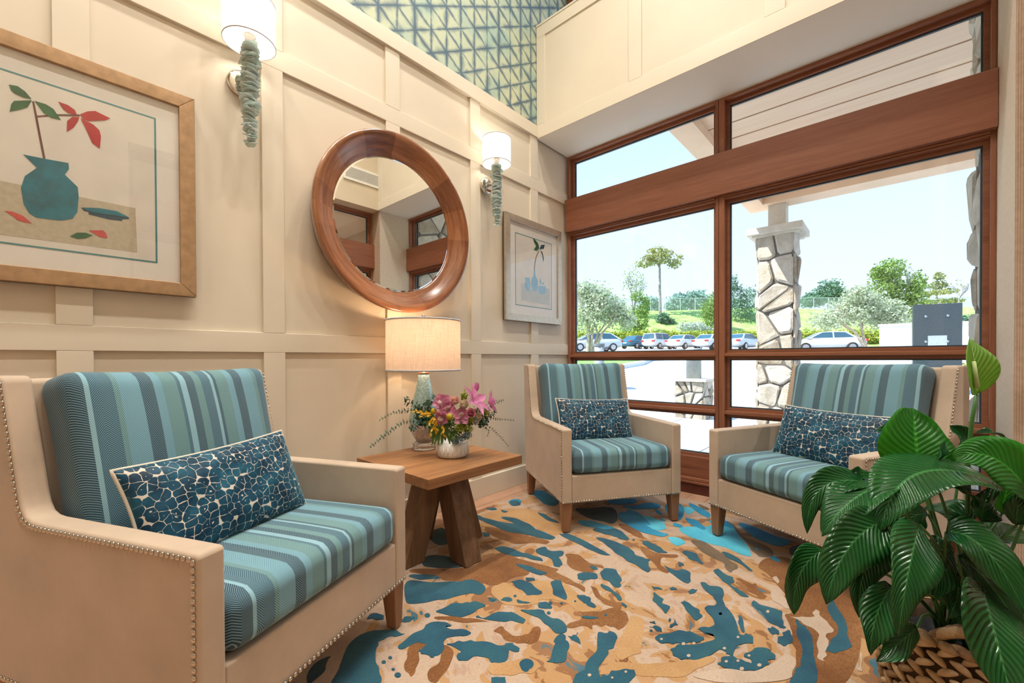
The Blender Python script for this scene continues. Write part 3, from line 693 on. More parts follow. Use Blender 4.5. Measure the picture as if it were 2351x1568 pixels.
def picture(name, label, x0, x1, z0, z1, fw, frame_mat, group):
    p = thing(name, label, 'picture', ((x0+x1)/2, 0.0, z0), 0, group); cx = (x0+x1)/2
    a, b, h = x0-cx, x1-cx, z1-z0
    for nm, poly in (('frame_rail', [(a, 0), (b, 0), (b-fw, fw), (a+fw, fw)]), ('frame_rail', [(a, h), (b, h), (b-fw, h-fw), (a+fw, h-fw)]), ('frame_stile', [(a, 0), (a+fw, fw), (a+fw, h-fw), (a, h)]), ('frame_stile', [(b, 0), (b-fw, fw), (b-fw, h-fw), (b, h)])):
        MB().prism(poly, 'y', -0.034, -0.008).build(nm, frame_mat, p, bevel=0.002, seg=1)
    MB().prism([(a-0.001, -0.001), (b+0.001, -0.001), (b+0.001, h+0.001), (a-0.001, h+0.001)], 'y', -0.012, -0.0005).build('frame_back', M_FEDGE, p)
    boxo('mat_board', (a+fw-0.004, -0.0150, fw-0.004), (b-fw+0.004, -0.0122, h-fw+0.004), M_MAT, p)
    boxo('glass', (a+fw-0.003, -0.0262, fw-0.003), (b-fw+0.003, -0.0242, h-fw+0.003), M_ARTGLASS, p)
    return p, cx, z0
def cutout(p, cx, z0, name, pts, mat, lay, px=True):
    q = [aty(x, y, -0.018) for x, y in pts] if px else [Vector((x, 0, z)) for x, z in pts]
    poly = [(v.x-cx, v.z-z0) for v in q]
    area = sum(poly[i][0]*poly[(i+1) % len(poly)][1]-poly[(i+1) % len(poly)][0]*poly[i][1] for i in range(len(poly)))
    y1 = -0.0150-0.0006*lay
    MB().prism(poly, 'y', y1-0.0006, y1).build(name, mat, p)
def cA(x, y): return (x/2.24, y/2.24)        # pixel of the first enlargement
p, cx, z0 = picture('framed_picture', 'large bronze framed cut-paper picture of a teal vase with red leaves', -3.93, -2.922, 1.331, 2.20, 0.055, M_GOLDF, 'framed cut-paper still lifes')
L, Rr, Bz, Tz = -3.797, -3.055, 1.464, 2.066
cutout(p, cx, z0, 'art_paper', [(L, Bz), (Rr, Bz), (Rr, Tz), (L, Tz)], M_ARTP, 0, False)
for a in ([(L-.003, Bz-.003), (Rr+.003, Bz-.003), (Rr+.003, Bz+.003), (L-.003, Bz+.003)], [(L-.003, Tz-.003), (Rr+.003, Tz-.003), (Rr+.003, Tz+.003), (L-.003, Tz+.003)], [(Rr-.003, Bz+.003), (Rr+.003, Bz+.003), (Rr+.003, Tz-.003), (Rr-.003, Tz-.003)], [(L-.003, Bz+.003), (L+.003, Bz+.003), (L+.003, Tz-.003), (L-.003, Tz-.003)]):
    cutout(p, cx, z0, 'mat_line', a, M_TLINE, 1, False)
cutout(p, cx, z0, 'table_cutout', [cA(*q) for q in [(-260, 895), (0, 928), (697, 1070), (706, 1296), (0, 1205), (-260, 1180)]], M_TANP, 1)
cutout(p, cx, z0, 'stem_cutout', [cA(*q) for q in [(165, 518), (176, 522), (192, 600), (215, 720), (234, 815), (222, 815), (205, 730), (182, 610)]], M_BROWNP, 2)
cutout(p, cx, z0, 'twig_cutout', [cA(*q) for q in [(190, 594), (300, 586), (410, 588), (410, 597), (300, 594), (192, 602)]], M_BROWNP, 2)
cutout(p, cx, z0, 'vase_cutout', [cA(*q) for q in [(120, 794), (230, 816), (352, 838), (355, 868), (333, 897), (400, 962), (405, 1010), (398, 1090), (372, 1125), (310, 1134), (185, 1118), (150, 1095), (122, 1050), (108, 965), (128, 905), (190, 862)]], M_TEALP, 3)
for pts, m in (([(45, 434), (90, 442), (130, 470), (162, 508), (120, 500), (75, 480), (58, 465)], M_GREENP), ([(50, 573), (58, 535), (72, 518), (164, 515), (140, 552), (105, 562)], M_GREENP), ([(178, 518), (235, 535), (275, 560), (314, 617), (260, 603), (225, 580)], M_GREENP),
               ([(300, 522), (350, 540), (385, 565), (397, 592), (350, 580), (325, 560)], M_REDP), ([(410, 588), (450, 572), (490, 570), (567, 608), (540, 618), (455, 622), (430, 612)], M_REDP), ([(408, 602), (372, 600), (345, 622), (344, 677), (378, 655), (400, 625)], M_REDP), ([(414, 606), (480, 640), (512, 670), (519, 700), (514, 764), (475, 735), (455, 690)], M_REDP),
               ([(22, 1084), (65, 1088), (120, 1110), (164, 1148), (125, 1142), (90, 1132), (65, 1110)], M_CORALP), ([(360, 1215), (395, 1196), (440, 1196), (476, 1210), (440, 1226), (395, 1228)], M_GREENP), ([(457, 1184), (530, 1184), (545, 1198), (553, 1225), (510, 1218), (490, 1205)], M_CORALP)):
    cutout(p, cx, z0, 'leaf_cutout', [cA(*q) for q in pts], m, 3)
cutout(p, cx, z0, 'bowl_cutout', [cA(*q) for q in [(418, 1068), (500, 1085), (664, 1118), (662, 1126), (628, 1128), (628, 1137), (560, 1128), (456, 1102), (455, 1090), (432, 1085)]], M_NAVYP, 2)
cutout(p, cx, z0, 'bowl_rim_cutout', [cA(*q) for q in [(418, 1067), (510, 1070), (600, 1085), (664, 1117), (560, 1104), (480, 1092)]], M_TEALP, 4)

def cB(x, y): return (1080+x/3.4087, 300+y/3.4087)
p, cx, z0 = picture('framed_picture', 'smaller champagne framed cut-paper picture beside the window', -0.909, -0.148, 1.366, 2.229, 0.055, M_SILF, 'framed cut-paper still lifes')
L, Rr, Bz, Tz = -0.775, -0.282, 1.50, 2.09
cutout(p, cx, z0, 'art_paper', [(L, Bz), (Rr, Bz), (Rr, Tz), (L, Tz)], M_ARTP, 0, False)
for a in ([(L-.003, Bz-.003), (Rr+.003, Bz-.003), (Rr+.003, Bz+.003), (L-.003, Bz+.003)], [(L-.003, Tz-.003), (Rr+.003, Tz-.003), (Rr+.003, Tz+.003), (L-.003, Tz+.003)], [(Rr-.003, Bz+.003), (Rr+.003, Bz+.003), (Rr+.003, Tz-.003), (Rr-.003, Tz-.003)], [(L-.003, Bz+.003), (L+.003, Bz+.003), (L+.003, Tz-.003), (L-.003, Tz-.003)]):
    cutout(p, cx, z0, 'mat_line', a, M_TLINE, 1, False)
cutout(p, cx, z0, 'table_cutout', [cB(*q) for q in [(400, 1192), (622, 1238), (622, 1365), (400, 1325)]], M_PALEP, 1)
for pts, m, nm in (([(491, 838), (512, 858), (530, 880), (542, 925), (520, 910), (498, 870)], M_GREENP, 'leaf_cutout'), ([(496, 932), (515, 905), (538, 928), (520, 942)], M_GREENP, 'leaf_cutout'), ([(542, 930), (555, 895), (583, 892), (575, 925)], M_NAVYP, 'leaf_cutout'), ([(548, 935), (565, 950), (577, 1000), (570, 1030), (563, 975)], M_NAVYP, 'leaf_cutout'),
                   ([(536, 936), (540, 938), (520, 985), (508, 1040), (504, 1095), (499, 1095), (503, 1035), (515, 980)], M_BROWNP, 'stem_cutout'),
                   ([(497, 1093), (508, 1093), (510, 1130), (528, 1170), (530, 1210), (520, 1260), (490, 1250), (476, 1200), (482, 1150), (496, 1130)], M_SKYP, 'bottle_cutout'),
                   ([(426, 1148), (468, 1150), (466, 1165), (472, 1205), (460, 1258), (440, 1255), (425, 1205), (432, 1170)], M_SKYP, 'jug_cutout'),
                   ([(535, 1215), (590, 1215), (592, 1262), (575, 1280), (540, 1275), (532, 1245)], M_SKYP, 'pitcher_cutout'), ([(545, 1155), (556, 1180), (552, 1208), (542, 1190)], M_SKYP, 'leaf_cutout'), ([(556, 1200), (568, 1185), (582, 1192), (570, 1206)], M_SKYP, 'leaf_cutout')):
    cutout(p, cx, z0, nm, [cB(*q) for q in pts], m, 2)
# ================================================================== outdoors
def gz(s):
    P_ = [(-5, -0.13), (5.0, -0.12), (8, 0.12), (10, 0.42), (14, 0.82), (18, 1.12), (29, 1.62), (44, 2.2), (49, 3.0), (60, 8.5), (68, 8.9), (140, 10.5)]
    for (a, za), (b, zb) in zip(P_[:-1], P_[1:]):
        if s <= b: return za+(zb-za)*(s-a)/(b-a)
    return P_[-1][1]
SD = Vector((0.743, 0.669, 0)); SP = Vector((0.669, -0.743, 0)); S_CAM = SD.dot(Vector(CAM_C))
def ground(px, depth):            # a point on the terrain in the direction of pixel column px, at a distance
    v = at(px, 833, depth); return Vector((v.x, v.y, gz(depth+S_CAM)))
def sxy(s, t): return SD*s+SP*t
M_PAVE = simple('sunny_paving', (0.62, 0.60, 0.56), 0.85, 0.05, 1.5, bump=0.1)
M_ASPH = simple('car_park_asphalt', (0.36, 0.37, 0.38), 0.9, 0.08, 1.0, bump=0.1)
def grassm(name, a, b, sc=6.0):
    t = NT(name); co = t.coord(); f = t.noise(co, sc, 6.0, 0.7)
    return t.pbr(t.ramp(f, [(0.3, a), (0.7, b)]), 0.9, t.bump(t.noise(co, sc*8, 3.0), 0.6, 0.1), 0, 0.1)
M_GRASS = grassm('lawn_grass', (0.13, 0.30, 0.07), (0.42, 0.58, 0.22)); M_BANK = grassm('bank_grass', (0.16, 0.34, 0.06), (0.50, 0.62, 0.24), 1.2)
def strip(name, s0, s1, t0, t1, mat, dz=0.0, n=40, m=30):
    b = MB(); vs = []; fs = []
    for i in range(n+1):
        s_ = s0+(s1-s0)*i/n
        for j in range(m+1):
            t_ = t0+(t1-t0)*j/m; p = sxy(s_, t_); vs.append((p.x, p.y, gz(s_)+dz+(0.25*math.sin(t_*0.23+s_*0.4) if s_ > 52 else 0)))
    for i in range(n):
        for j in range(m): fs.append((i*(m+1)+j, (i+1)*(m+1)+j, (i+1)*(m+1)+j+1, i*(m+1)+j+1))
    b.add(vs, fs); o = b.build(name, mat, None, True, flip_fix=False); struct(name, o); return o
# ground_near is clipped to the outside of the window wall by its own flat apron
b = MB(); b.box((0.115, -9.0, -0.30), (7.0, 9.0, -0.125)); struct('ground_paving', b.build('ground_paving', M_PAVE))
strip('ground_drive', 5.0, 22.0, -30, 26, M_PAVE, -0.002)
strip('ground_car_park', 22.0, 45.0, -45, 40, M_ASPH, 0.0)
strip('ground_bank', 45.0, 130.0, -120, 90, M_BANK, 0.0, 60, 60)
# porch paving slabs in front of the window
slab_me = MB().box((0.006, 0.006, -0.02), (1.194, 1.194, 0.0)).mesh('paving_slab', simple('porch_slab', (0.37, 0.38, 0.38), 0.8, 0.06, 3.0, bump=0.06))
pv = struct('ground_porch', boxo('ground_porch', (0.116, -4.2, -0.127), (4.95, 3.1, -0.122), M_PAVE))
for i in range(4):
    for j in range(6): obj('paving_slab', slab_me, pv, (0.13+1.2*i, -4.15+1.2*j, -0.1015))

# ------------------------------------------------------------------ stonework: irregular field stones, one piece each
def stonemat(name, a, b):
    t = NT(name); co = t.coord(); info = t.n('ObjectInfo').outputs['Random']
    f = t.math('ADD', t.math('MULTIPLY', t.noise(co, 7.0, 6.0, 0.65), 0.7), t.math('MULTIPLY', info, 0.32))
    return t.pbr(t.ramp(f, [(0.25, a), (0.55, tuple((x+y)/2 for x, y in zip(a, b))), (0.85, b)]), 0.85, t.bump(t.noise(co, 22.0, 6.0, 0.7), 0.7, 0.02), 0, 0.2)
M_STONE = stonemat('field_stone', (0.30, 0.24, 0.17), (0.78, 0.73, 0.64)); M_MORTAR = simple('dark_mortar', (0.15, 0.145, 0.135), 0.95, 0.1, 20.0, bump=0.2)
M_CAP = simple('limestone_cap', (0.66, 0.60, 0.50), 0.8, 0.05, 8.0, bump=0.1)
def clip(poly, nx, ny, d):
    out = []
    for i in range(len(poly)):
        p, q = poly[i], poly[(i+1) % len(poly)]; a = p[0]*nx+p[1]*ny-d; c = q[0]*nx+q[1]*ny-d
        if a <= 0: out.append(p)
        if a*c < 0: t = a/(a-c); out.append((p[0]+(q[0]-p[0])*t, p[1]+(q[1]-p[1])*t))
    return out
def cells(w, h, nx, ny, rnd, gap):
    pts = [((i+0.5+rnd.uniform(-0.42, 0.42)+(0.25 if j % 2 else -0.25))*w/nx, (j+0.5+rnd.uniform(-0.40, 0.40))*h/ny) for j in range(ny) for i in range(nx)]
    out = []
    for k, (x, y) in enumerate(pts):
        poly = [(0, 0), (w, 0), (w, h), (0, h)]
        for m, (u, v) in enumerate(pts):
            if m == k: continue
            dx, dy = u-x, v-y; L = math.hypot(dx, dy)
            if L > 3*max(w/nx, h/ny): continue
            poly = clip(poly, dx/L, dy/L, ((u*u+v*v-x*x-y*y)/2)/L-gap)
            if len(poly) < 3: break
        if len(poly) >= 3: out.append(poly)
    return out
def stone_face(parent, M, w, h, nx, ny, seed, gap=0.013, thick=0.035):
    """stones standing proud on the face; M maps (u, v, out) to the parent frame"""
    rnd = random.Random(seed)
    for poly in cells(w, h, nx, ny, rnd, gap):
        cxx = sum(p[0] for p in poly)/len(poly); cyy = sum(p[1] for p in poly)/len(poly); t = thick*rnd.uniform(0.7, 1.25)
        # round the corners by cutting each one
        pts = []
        for i in range(len(poly)):
            p, q, r_ = poly[i-1], poly[i], poly[(i+1) % len(poly)]
            pts.append((q[0]+(p[0]-q[0])*0.13, q[1]+(p[1]-q[1])*0.13)); pts.append((q[0]+(r_[0]-q[0])*0.13, q[1]+(r_[1]-q[1])*0.13))
        n = len(pts); vs = [(x, y, -0.012) for x, y in pts]; tx, ty = rnd.uniform(-0.12, 0.12), rnd.uniform(-0.12, 0.12)
        vs += [(x, y, t*0.55+tx*(x-cxx)*0.5+ty*(y-cyy)*0.5) for x, y in pts]
        vs += [(cxx+(x-cxx)*0.80, cyy+(y-cyy)*0.80, t+tx*(x-cxx)+ty*(y-cyy)+rnd.uniform(-0.004, 0.004)) for x, y in pts]
        fs = [tuple(range(n-1, -1, -1)), tuple(2*n+i for i in range(n))]
        for r_ in range(2): fs += [(r_*n+i, r_*n+(i+1) % n, (r_+1)*n+(i+1) % n, (r_+1)*n+i) for i in range(n)]
        b = MB(); b.add([M @ Vector(v) for v in vs], fs); b.build('stone', M_STONE, parent)
def frame4(o, u, v, n): return Matrix(((u[0], v[0], n[0], o[0]), (u[1], v[1], n[1], o[1]), (u[2], v[2], n[2], o[2]), (0, 0, 0, 1)))
Z3 = (0, 0, 1)
def pillar(name, label, x0, x1, y0, y1, z0, z1, nx, ny, seed, cat='pillar'):
    p = thing(name, label, cat, ((x0+x1)/2, (y0+y1)/2, z0)); hx, hy, h = (x1-x0)/2-0.02, (y1-y0)/2-0.02, z1-z0
    boxo('core', (-hx, -hy, 0), (hx, hy, h), M_MORTAR, p)
    stone_face(p, frame4((-hx, hy, 0), (0, -1, 0), Z3, (-1, 0, 0)), 2*hy, h, nx, ny, seed, 0.014, 0.03)
    stone_face(p, frame4((-hx, -hy, 0), (1, 0, 0), Z3, (0, -1, 0)), 2*hx, h, nx, ny, seed+1, 0.014, 0.03)
    stone_face(p, frame4((-hx, hy, 0), (1, 0, 0), Z3, (0, 1, 0)), 2*hx, h, max(2, nx-1), max(2, ny-2), seed+2, 0.014, 0.03)
    stone_face(p, frame4((hx, hy, 0), (0, -1, 0), Z3, (1, 0, 0)), 2*hy, h, max(2, nx-1), max(2, ny-2), seed+3, 0.014, 0.03)
    return p, h
GZ0 = -0.1015
pp, h = pillar('stone_pillar', 'tall field-stone pillar with flat cap carrying the porch roof, outside the window', 4.0, 4.5, -1.249, -0.75, GZ0, 2.925, 2, 8, 21)
boxo('cap', (-0.36, -0.36, h+0.001), (0.36, 0.36, h+0.10), M_CAP, pp, bevel=0.008)
boxo('cap_moulding', (-0.30, -0.30, h-0.03), (0.30, 0.30, h+0.0005), M_CAP, pp)
boxo('post', (-0.115, -0.117, h+0.1005), (0.115, 0.117, 3.40-GZ0), simple('post_paint', (0.64, 0.58, 0.48), 0.7, 0.03), pp, bevel=0.006)
M_BOLL = simple('grey_bollard_metal', (0.30, 0.34, 0.35), 0.6, 0.05)
q0 = Vector((5.28, 0.62, 0))
bp, h = pillar('bollard', 'grey round bollard on a field-stone plinth on the sunny drive, left of the window mullion', q0.x-0.28, q0.x+0.28, q0.y-0.28, q0.y+0.28, -0.125, 0.60, 4, 3, 41, 'bollard')
boxo('cap', (-0.34, -0.34, h+0.001), (0.34, 0.34, h+0.055), M_CAP, bp, bevel=0.006)
MB().lathe([(0.14, h+0.056), (0.14, h+0.60), (0.15, h+0.61), (0.15, h+0.64), (0.13, h+0.65)], 28).build('post', M_BOLL, bp, True)
v = at(1376, 833, 12.3); zb = gz(12.3+S_CAM)
b2 = thing('bollard', 'grey round bollard with dark flat top near the pale tree at the lawn edge', 'bollard', (v.x, v.y, zb))
MB().lathe([(0.14, 0.0), (0.14, 1.42-zb)], 24).build('post', M_BOLL, b2, True)
MB().lathe([(0.16, 1.42-zb), (0.16, 1.49-zb)], 24).build('cap', simple('bollard_cap', (0.13, 0.16, 0.17), 0.5), b2)

# stone pier beside the window
ps = struct('wall_outer', boxo('wall_outer', (0.15, -4.2, GZ0), (0.86, -2.735, 3.50), M_MORTAR))
stone_face(ps, frame4((0.15, -2.735, GZ0), (1, 0, 0), Z3, (0, 1, 0)), 0.71, 3.58, 3, 12, 61, 0.013, 0.03)
stone_face(ps, frame4((0.86, -2.735, GZ0), (0, -1, 0), Z3, (1, 0, 0)), 1.0, 3.58, 3, 11, 63, 0.013, 0.045)

# porch roof: soffit boards, rake beam and fascia beam
M_SOFB = wood('porch_soffit_board', (0.80, 0.52, 0.34), (0.92, 0.68, 0.48), 'Y', 0.7, 0.6); M_RBEAM = simple('porch_beam_paint', (0.88, 0.62, 0.42), 0.65, 0.03, 3.0)
M_ROOF = simple('porch_roofing', (0.22, 0.20, 0.19), 0.9)
rf = struct('roof_porch', boxo('roof_porch', (0.10, -4.9, 3.535), (4.35, -0.60, 3.62), M_ROOF))
sb = MB().box((0.013, -4.9, 0.0), (0.342, -0.80, 0.024)).mesh('soffit_board', M_SOFB)
for k in range(11): obj('soffit_board', sb, rf, (0.371+0.3545*k, 0, 3.50))
boxo('groove_back', (0.1, -4.9, 3.5245), (4.1, -0.80, 3.534), M_GASKET, rf)
boxo('rake_beam', (0.125, -0.835, 3.40), (4.36, -0.595, 3.60), M_RBEAM, rf); boxo('fascia_beam', (4.02, -4.9, 3.40), (4.36, -0.836, 3.60), M_RBEAM, rf)

# ------------------------------------------------------------------ granite slab and low white wall
v = at(2150, 833, 11.5)
gs = thing('granite_slab', 'dark standing granite slab with bolts and a small plate, right of the window view', 'slab', (v.x, v.y, gz(11.5+S_CAM)-0.02), math.atan2(CF[1], CF[0])-0.50)
GH = 2.50-gs.location.z
boxo('slab', (-0.05, -0.49, 0), (0.05, 0.49, GH), simple('black_granite', (0.035, 0.052, 0.062), 0.3, 0.15, 40.0), gs, bevel=0.004)
bolt = MB().lathe([(0.035, 0), (0.030, 0.012), (0.008, 0.02)], 14, Matrix.Rotation(-PI/2, 4, 'Y')).mesh('bolt', simple('bolt_steel', (0.4, 0.45, 0.47), 0.3, metal=1.0), True)
for y in (-0.21, 0.23):
    for z in (GH-0.33, GH-1.02): obj('bolt', bolt, gs, (-0.0505, y, z))
boxo('plate', (-0.062, -0.19, GH-1.25), (-0.0505, 0.19, GH-0.86), simple('grey_plate', (0.36, 0.42, 0.44), 0.5), gs)
a = ground(2020, 22.0); c = ground(2260, 20.0)
d = (c-a); d.z = 0; wv = thing('garden_wall', 'low white rendered garden wall behind the granite slab', 'wall', a, math.atan2(d.y, d.x))
M_WWALL = simple('white_render', (0.72, 0.70, 0.66), 0.85, 0.04, 2.0)
boxo('wall_body', (0, -0.15, -0.4), (d.length+3, 0.15, 1.55), M_WWALL, wv); boxo('coping', (-0.06, -0.2, 1.551), (d.length+3.05, 0.2, 1.66), M_CAP, wv)

# ------------------------------------------------------------------ foliage
def leafmat(name, dark, light, trans=0.35):
    t = NT(name); co = t.coord(); f = t.noise(co, 1.4, 4.0, 0.7); g_ = t.n('TexWhiteNoise', {'noise_dimensions': '3D'}, Vector=t.n('VectorMath', {'operation': 'SNAP'}, i0=co, i1=(0.12, 0.12, 0.12)).outputs[0]).outputs[0]
    c = t.ramp(t.math('ADD', t.math('MULTIPLY', f, 0.5), t.math('MULTIPLY', g_, 0.5)), [(0.25, dark), (0.75, light)])
    return t.surf(t.n('MixShader', i0=trans, i1=t.n('BsdfDiffuse', Color=c), i2=t.n('BsdfTranslucent', Color=c)).outputs[0])
F_OLIVE = leafmat('olive_foliage', (0.32, 0.40, 0.24), (0.68, 0.74, 0.56)); F_GREEN = leafmat('green_foliage', (0.10, 0.24, 0.05), (0.40, 0.52, 0.16)); F_DARK = leafmat('dark_foliage', (0.05, 0.17, 0.11), (0.22, 0.38, 0.24))
F_TALL = leafmat('tall_tree_foliage', (0.16, 0.24, 0.10), (0.52, 0.50, 0.18)); F_HEDGE = leafmat('hedge_foliage', (0.16, 0.28, 0.03), (0.62, 0.62, 0.12)); F_SILV = leafmat('silver_shrub_foliage', (0.38, 0.46, 0.38), (0.68, 0.74, 0.66))
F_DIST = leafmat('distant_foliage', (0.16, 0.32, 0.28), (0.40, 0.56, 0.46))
M_BARK = simple('pale_bark', (0.46, 0.38, 0.29), 0.9, 0.15, 8.0); M_BARKG = simple('grey_bark', (0.32, 0.31, 0.29), 0.9, 0.15, 8.0)
def leaves(name, blobs, n, size, mat, parent, seed, shell=0.35):
    """leaf quads scattered through ellipsoid blobs: (centre, (rx, ry, rz), weight)"""
    rs = np.random.RandomState(seed); V = []
    wts = np.array([b_[2] for b_ in blobs], float); wts /= wts.sum()
    for (c, r_, _w), k in zip(blobs, np.maximum(1, (wts*n).astype(int))):
        d = rs.normal(size=(k, 3)); d /= np.linalg.norm(d, axis=1)[:, None]
        rad = (shell+(1-shell)*rs.rand(k))**0.6
        P_ = np.array(c)+d*rad[:, None]*np.array(r_)*(1+0.16*np.sin(d[:, :1]*9+c[0])+0.12*np.sin(d[:, 2:]*11+c[1]))
        nrm = d*0.6+rs.normal(size=(k, 3))*0.7+np.array([0, 0, 0.35]); nrm /= np.linalg.norm(nrm, axis=1)[:, None]
        t1 = np.cross(nrm, rs.normal(size=(k, 3))); t1 /= np.linalg.norm(t1, axis=1)[:, None]; t2 = np.cross(nrm, t1)
        s_ = size*(0.6+0.8*rs.rand(k))[:, None]
        V.append(np.stack([P_-t1*s_, P_+t2*s_*0.55, P_+t1*s_, P_-t2*s_*0.55], 1))
    V = np.concatenate(V).reshape(-1, 3); nq = len(V)//4
    me = bpy.data.meshes.new(name); me.vertices.add(len(V)); me.vertices.foreach_set('co', V.ravel())
    me.loops.add(len(V)); me.loops.foreach_set('vertex_index', np.arange(len(V))); me.polygons.add(nq)
    me.polygons.foreach_set('loop_start', np.arange(nq)*4); me.polygons.foreach_set('loop_total', np.full(nq, 4)); me.update(); me.materials.append(mat)
    o = obj(name, me, parent); o['kind'] = 'stuff'; return o
def branches(b, p, d, L, r_, depth, rnd, spread=0.6, up=0.15, shrink=0.72):
    n = 3; path = [p]; rad = [r_]; q = p.copy(); dd = d.copy()
    for i in range(n):
        dd = (dd+Vector((rnd.uniform(-1, 1), rnd.uniform(-1, 1), rnd.uniform(-0.5, 1)))*0.16).normalized(); q = q+dd*L/n; path.append(q.copy()); rad.append(r_*(1-0.4*(i+1)/n))
    b.tube(path, rad, 5, cap=False)
    if depth <= 0: return
    for k in range(3 if depth > 1 else 3):
        nd = (dd+Vector((rnd.uniform(-1, 1), rnd.uniform(-1, 1), rnd.uniform(-0.3, 1)))*spread+Vector((0, 0, up))).normalized()
        branches(b, path[-1] if k else path[-2], nd, L*shrink*rnd.uniform(0.75, 1.1), r_*0.55, depth-1, rnd, spread, up, shrink)
def tree(name, label, px, depth, base_py, crown, nleaf, lsize, fmat, bark, seed, trunk_r=0.12, trunks=1, bare=False, shell=0.3, group='trees beyond the car park', cat='tree', bdepth=2):
    """crown: list of pixel ellipses (cx, cy, rx, ry) drawn at this tree's distance"""
    k = depth/FPX; o = at(px, base_py, depth); z0 = gz(depth+S_CAM)
    t = thing(name, label, cat, (o.x, o.y, z0), 0, group); rnd = random.Random(seed); O = Vector((o.x, o.y, z0))
    bl = []
    for (cx_, cy_, rx, ry) in crown:
        c = at(cx_, cy_, depth+rnd.uniform(-0.4, 0.4))-O; bl.append((tuple(c), (rx*k, rx*k, ry*k), rx*ry))
    if nleaf: leaves('foliage', bl, nleaf, lsize, fmat, t, seed, shell)
    if bark:
        b = MB(); top = Vector(bl[0][0]); cz = min(b_[0][2]-b_[1][2] for b_ in bl)
        for i in range(trunks):
            st = Vector((rnd.uniform(-1, 1)*0.12*(trunks > 1), rnd.uniform(-1, 1)*0.12*(trunks > 1), -0.1))
            tgt = Vector(bl[i % len(bl)][0]) if trunks > 1 else top
            mid = Vector((tgt.x*0.35+rnd.uniform(-.1, .1), tgt.y*0.35, max(cz, tgt.z*0.5)))
            b.tube([st, st.lerp(mid, 0.5)+Vector((rnd.uniform(-.06, .06), rnd.uniform(-.06, .06), 0)), mid], [trunk_r, trunk_r*0.8, trunk_r*0.65], 8)
            for _ in range(3 if trunks == 1 else 2):
                dd = ((tgt-mid).normalized()+Vector((rnd.uniform(-1, 1), rnd.uniform(-1, 1), rnd.uniform(-0.2, 0.6)))*0.6).normalized()
                branches(b, mid, dd, max(0.3, (tgt-mid).length*0.55), trunk_r*0.5, bdepth, rnd)
        b.build('trunk', bark, t)
    return t
tree('olive_tree', 'pale olive-like tree with several bare trunks at the left edge of the window', 1352, 20.0, 818, [(1375, 690, 42, 42), (1345, 670, 30, 30), (1410, 715, 38, 38), (1350, 725, 40, 40), (1440, 735, 22, 26)], 5200, 0.075, F_OLIVE, M_BARK, 11, 0.10, 5, shell=0.05, group='trees in the lawn by the drive')
tree('bare_tree', 'tall thin nearly leafless tree left of the umbrella-shaped tree', 1452, 60.0, 720, [(1450, 640, 26, 36), (1474, 655, 12, 24)], 500, 0.16, F_OLIVE, M_BARKG, 12, 0.16, 2, bdepth=3)
tree('dense_tree', 'dense dark green tree behind the teal car', 1470, 55.0, 770, [(1466, 735, 26, 34), (1478, 705, 16, 28), (1448, 755, 28, 16), (1462, 680, 16, 14)], 3600, 0.12, F_GREEN, M_BARKG, 13, 0.15)
tree('umbrella_tree', 'tall slender tree with a flat umbrella crown on the grassy bank', 1516, 62.0, 718, [(1512, 592, 34, 16), (1478, 606, 22, 9), (1548, 604, 18, 12), (1508, 575, 24, 10), (1530, 582, 18, 9), (1490, 592, 16, 9), (1562, 590, 8, 6)], 1250, 0.20, F_TALL, M_BARKG, 14, 0.24, 1, shell=0.2)
tree('broad_tree', 'distant rounded bluish tree behind the fence, left of the umbrella-shaped tree', 1492, 86.0, 714, [(1492, 700, 18, 20), (1505, 705, 10, 16)], 1300, 0.34, F_DIST, None, 15)
tree('broad_tree', 'distant wide bluish tree behind the fence, right of the umbrella-shaped tree', 1590, 86.0, 714, [(1560, 695, 26, 22), (1595, 690, 30, 24), (1625, 700, 20, 20), (1540, 705, 14, 12)], 2800, 0.34, F_DIST, None, 16)
tree('leafy_tree', 'yellow-green leafy tree just left of the window mullion', 1632, 56.0, 775, [(1632, 740, 22, 36), (1622, 715, 16, 26), (1640, 690, 16, 24), (1650, 720, 22, 40)], 3200, 0.12, F_GREEN, M_BARKG, 17, 0.14)
tree('leafy_tree', 'bluish green leafy tree between mullion and stone pillar', 1700, 61.0, 775, [(1698, 725, 34, 40), (1690, 680, 20, 34), (1722, 690, 22, 34), (1682, 650, 12, 22)], 4600, 0.12, F_DARK, M_BARKG, 18, 0.16)
tree('dense_tree', 'dark blue-green spreading tree directly right of the stone pillar', 1900, 84.0, 712, [(1905, 668, 28, 26), (1875, 685, 28, 20), (1858, 692, 22, 16), (1925, 680, 20, 20)], 3400, 0.24, F_DARK, M_BARKG, 19, 0.22)
tree('olive_tree', 'silvery olive tree with forked pale trunk behind the white sedan', 1995, 25.0, 812, [(1950, 715, 46, 36), (1900, 735, 36, 26), (1995, 700, 40, 34), (2030, 730, 42, 30), (1970, 675, 32, 22), (2055, 715, 28, 30)], 7600, 0.085, F_OLIVE, M_BARK, 20, 0.11, 2, shell=0.1, group='trees in the lawn by the drive')
tree('leafy_tree', 'large bright green layered tree behind the garden wall', 2060, 46.0, 790, [(2045, 620, 32, 28), (2030, 660, 34, 28), (2075, 670, 42, 28), (2105, 650, 20, 26), (2095, 705, 34, 30), (2050, 700, 36, 24), (2016, 628, 18, 18)], 6800, 0.14, F_GREEN, M_BARKG, 21, 0.18)
tree('pine_tree', 'thin sparse pine-like tree above the granite slab', 2160, 58.0, 740, [(2155, 655, 18, 10), (2145, 672, 28, 7), (2180, 668, 20, 6), (2150, 692, 34, 7), (2195, 690, 18, 6), (2155, 635, 10, 12)], 1300, 0.16, F_TALL, M_BARKG, 22, 0.16, 1)
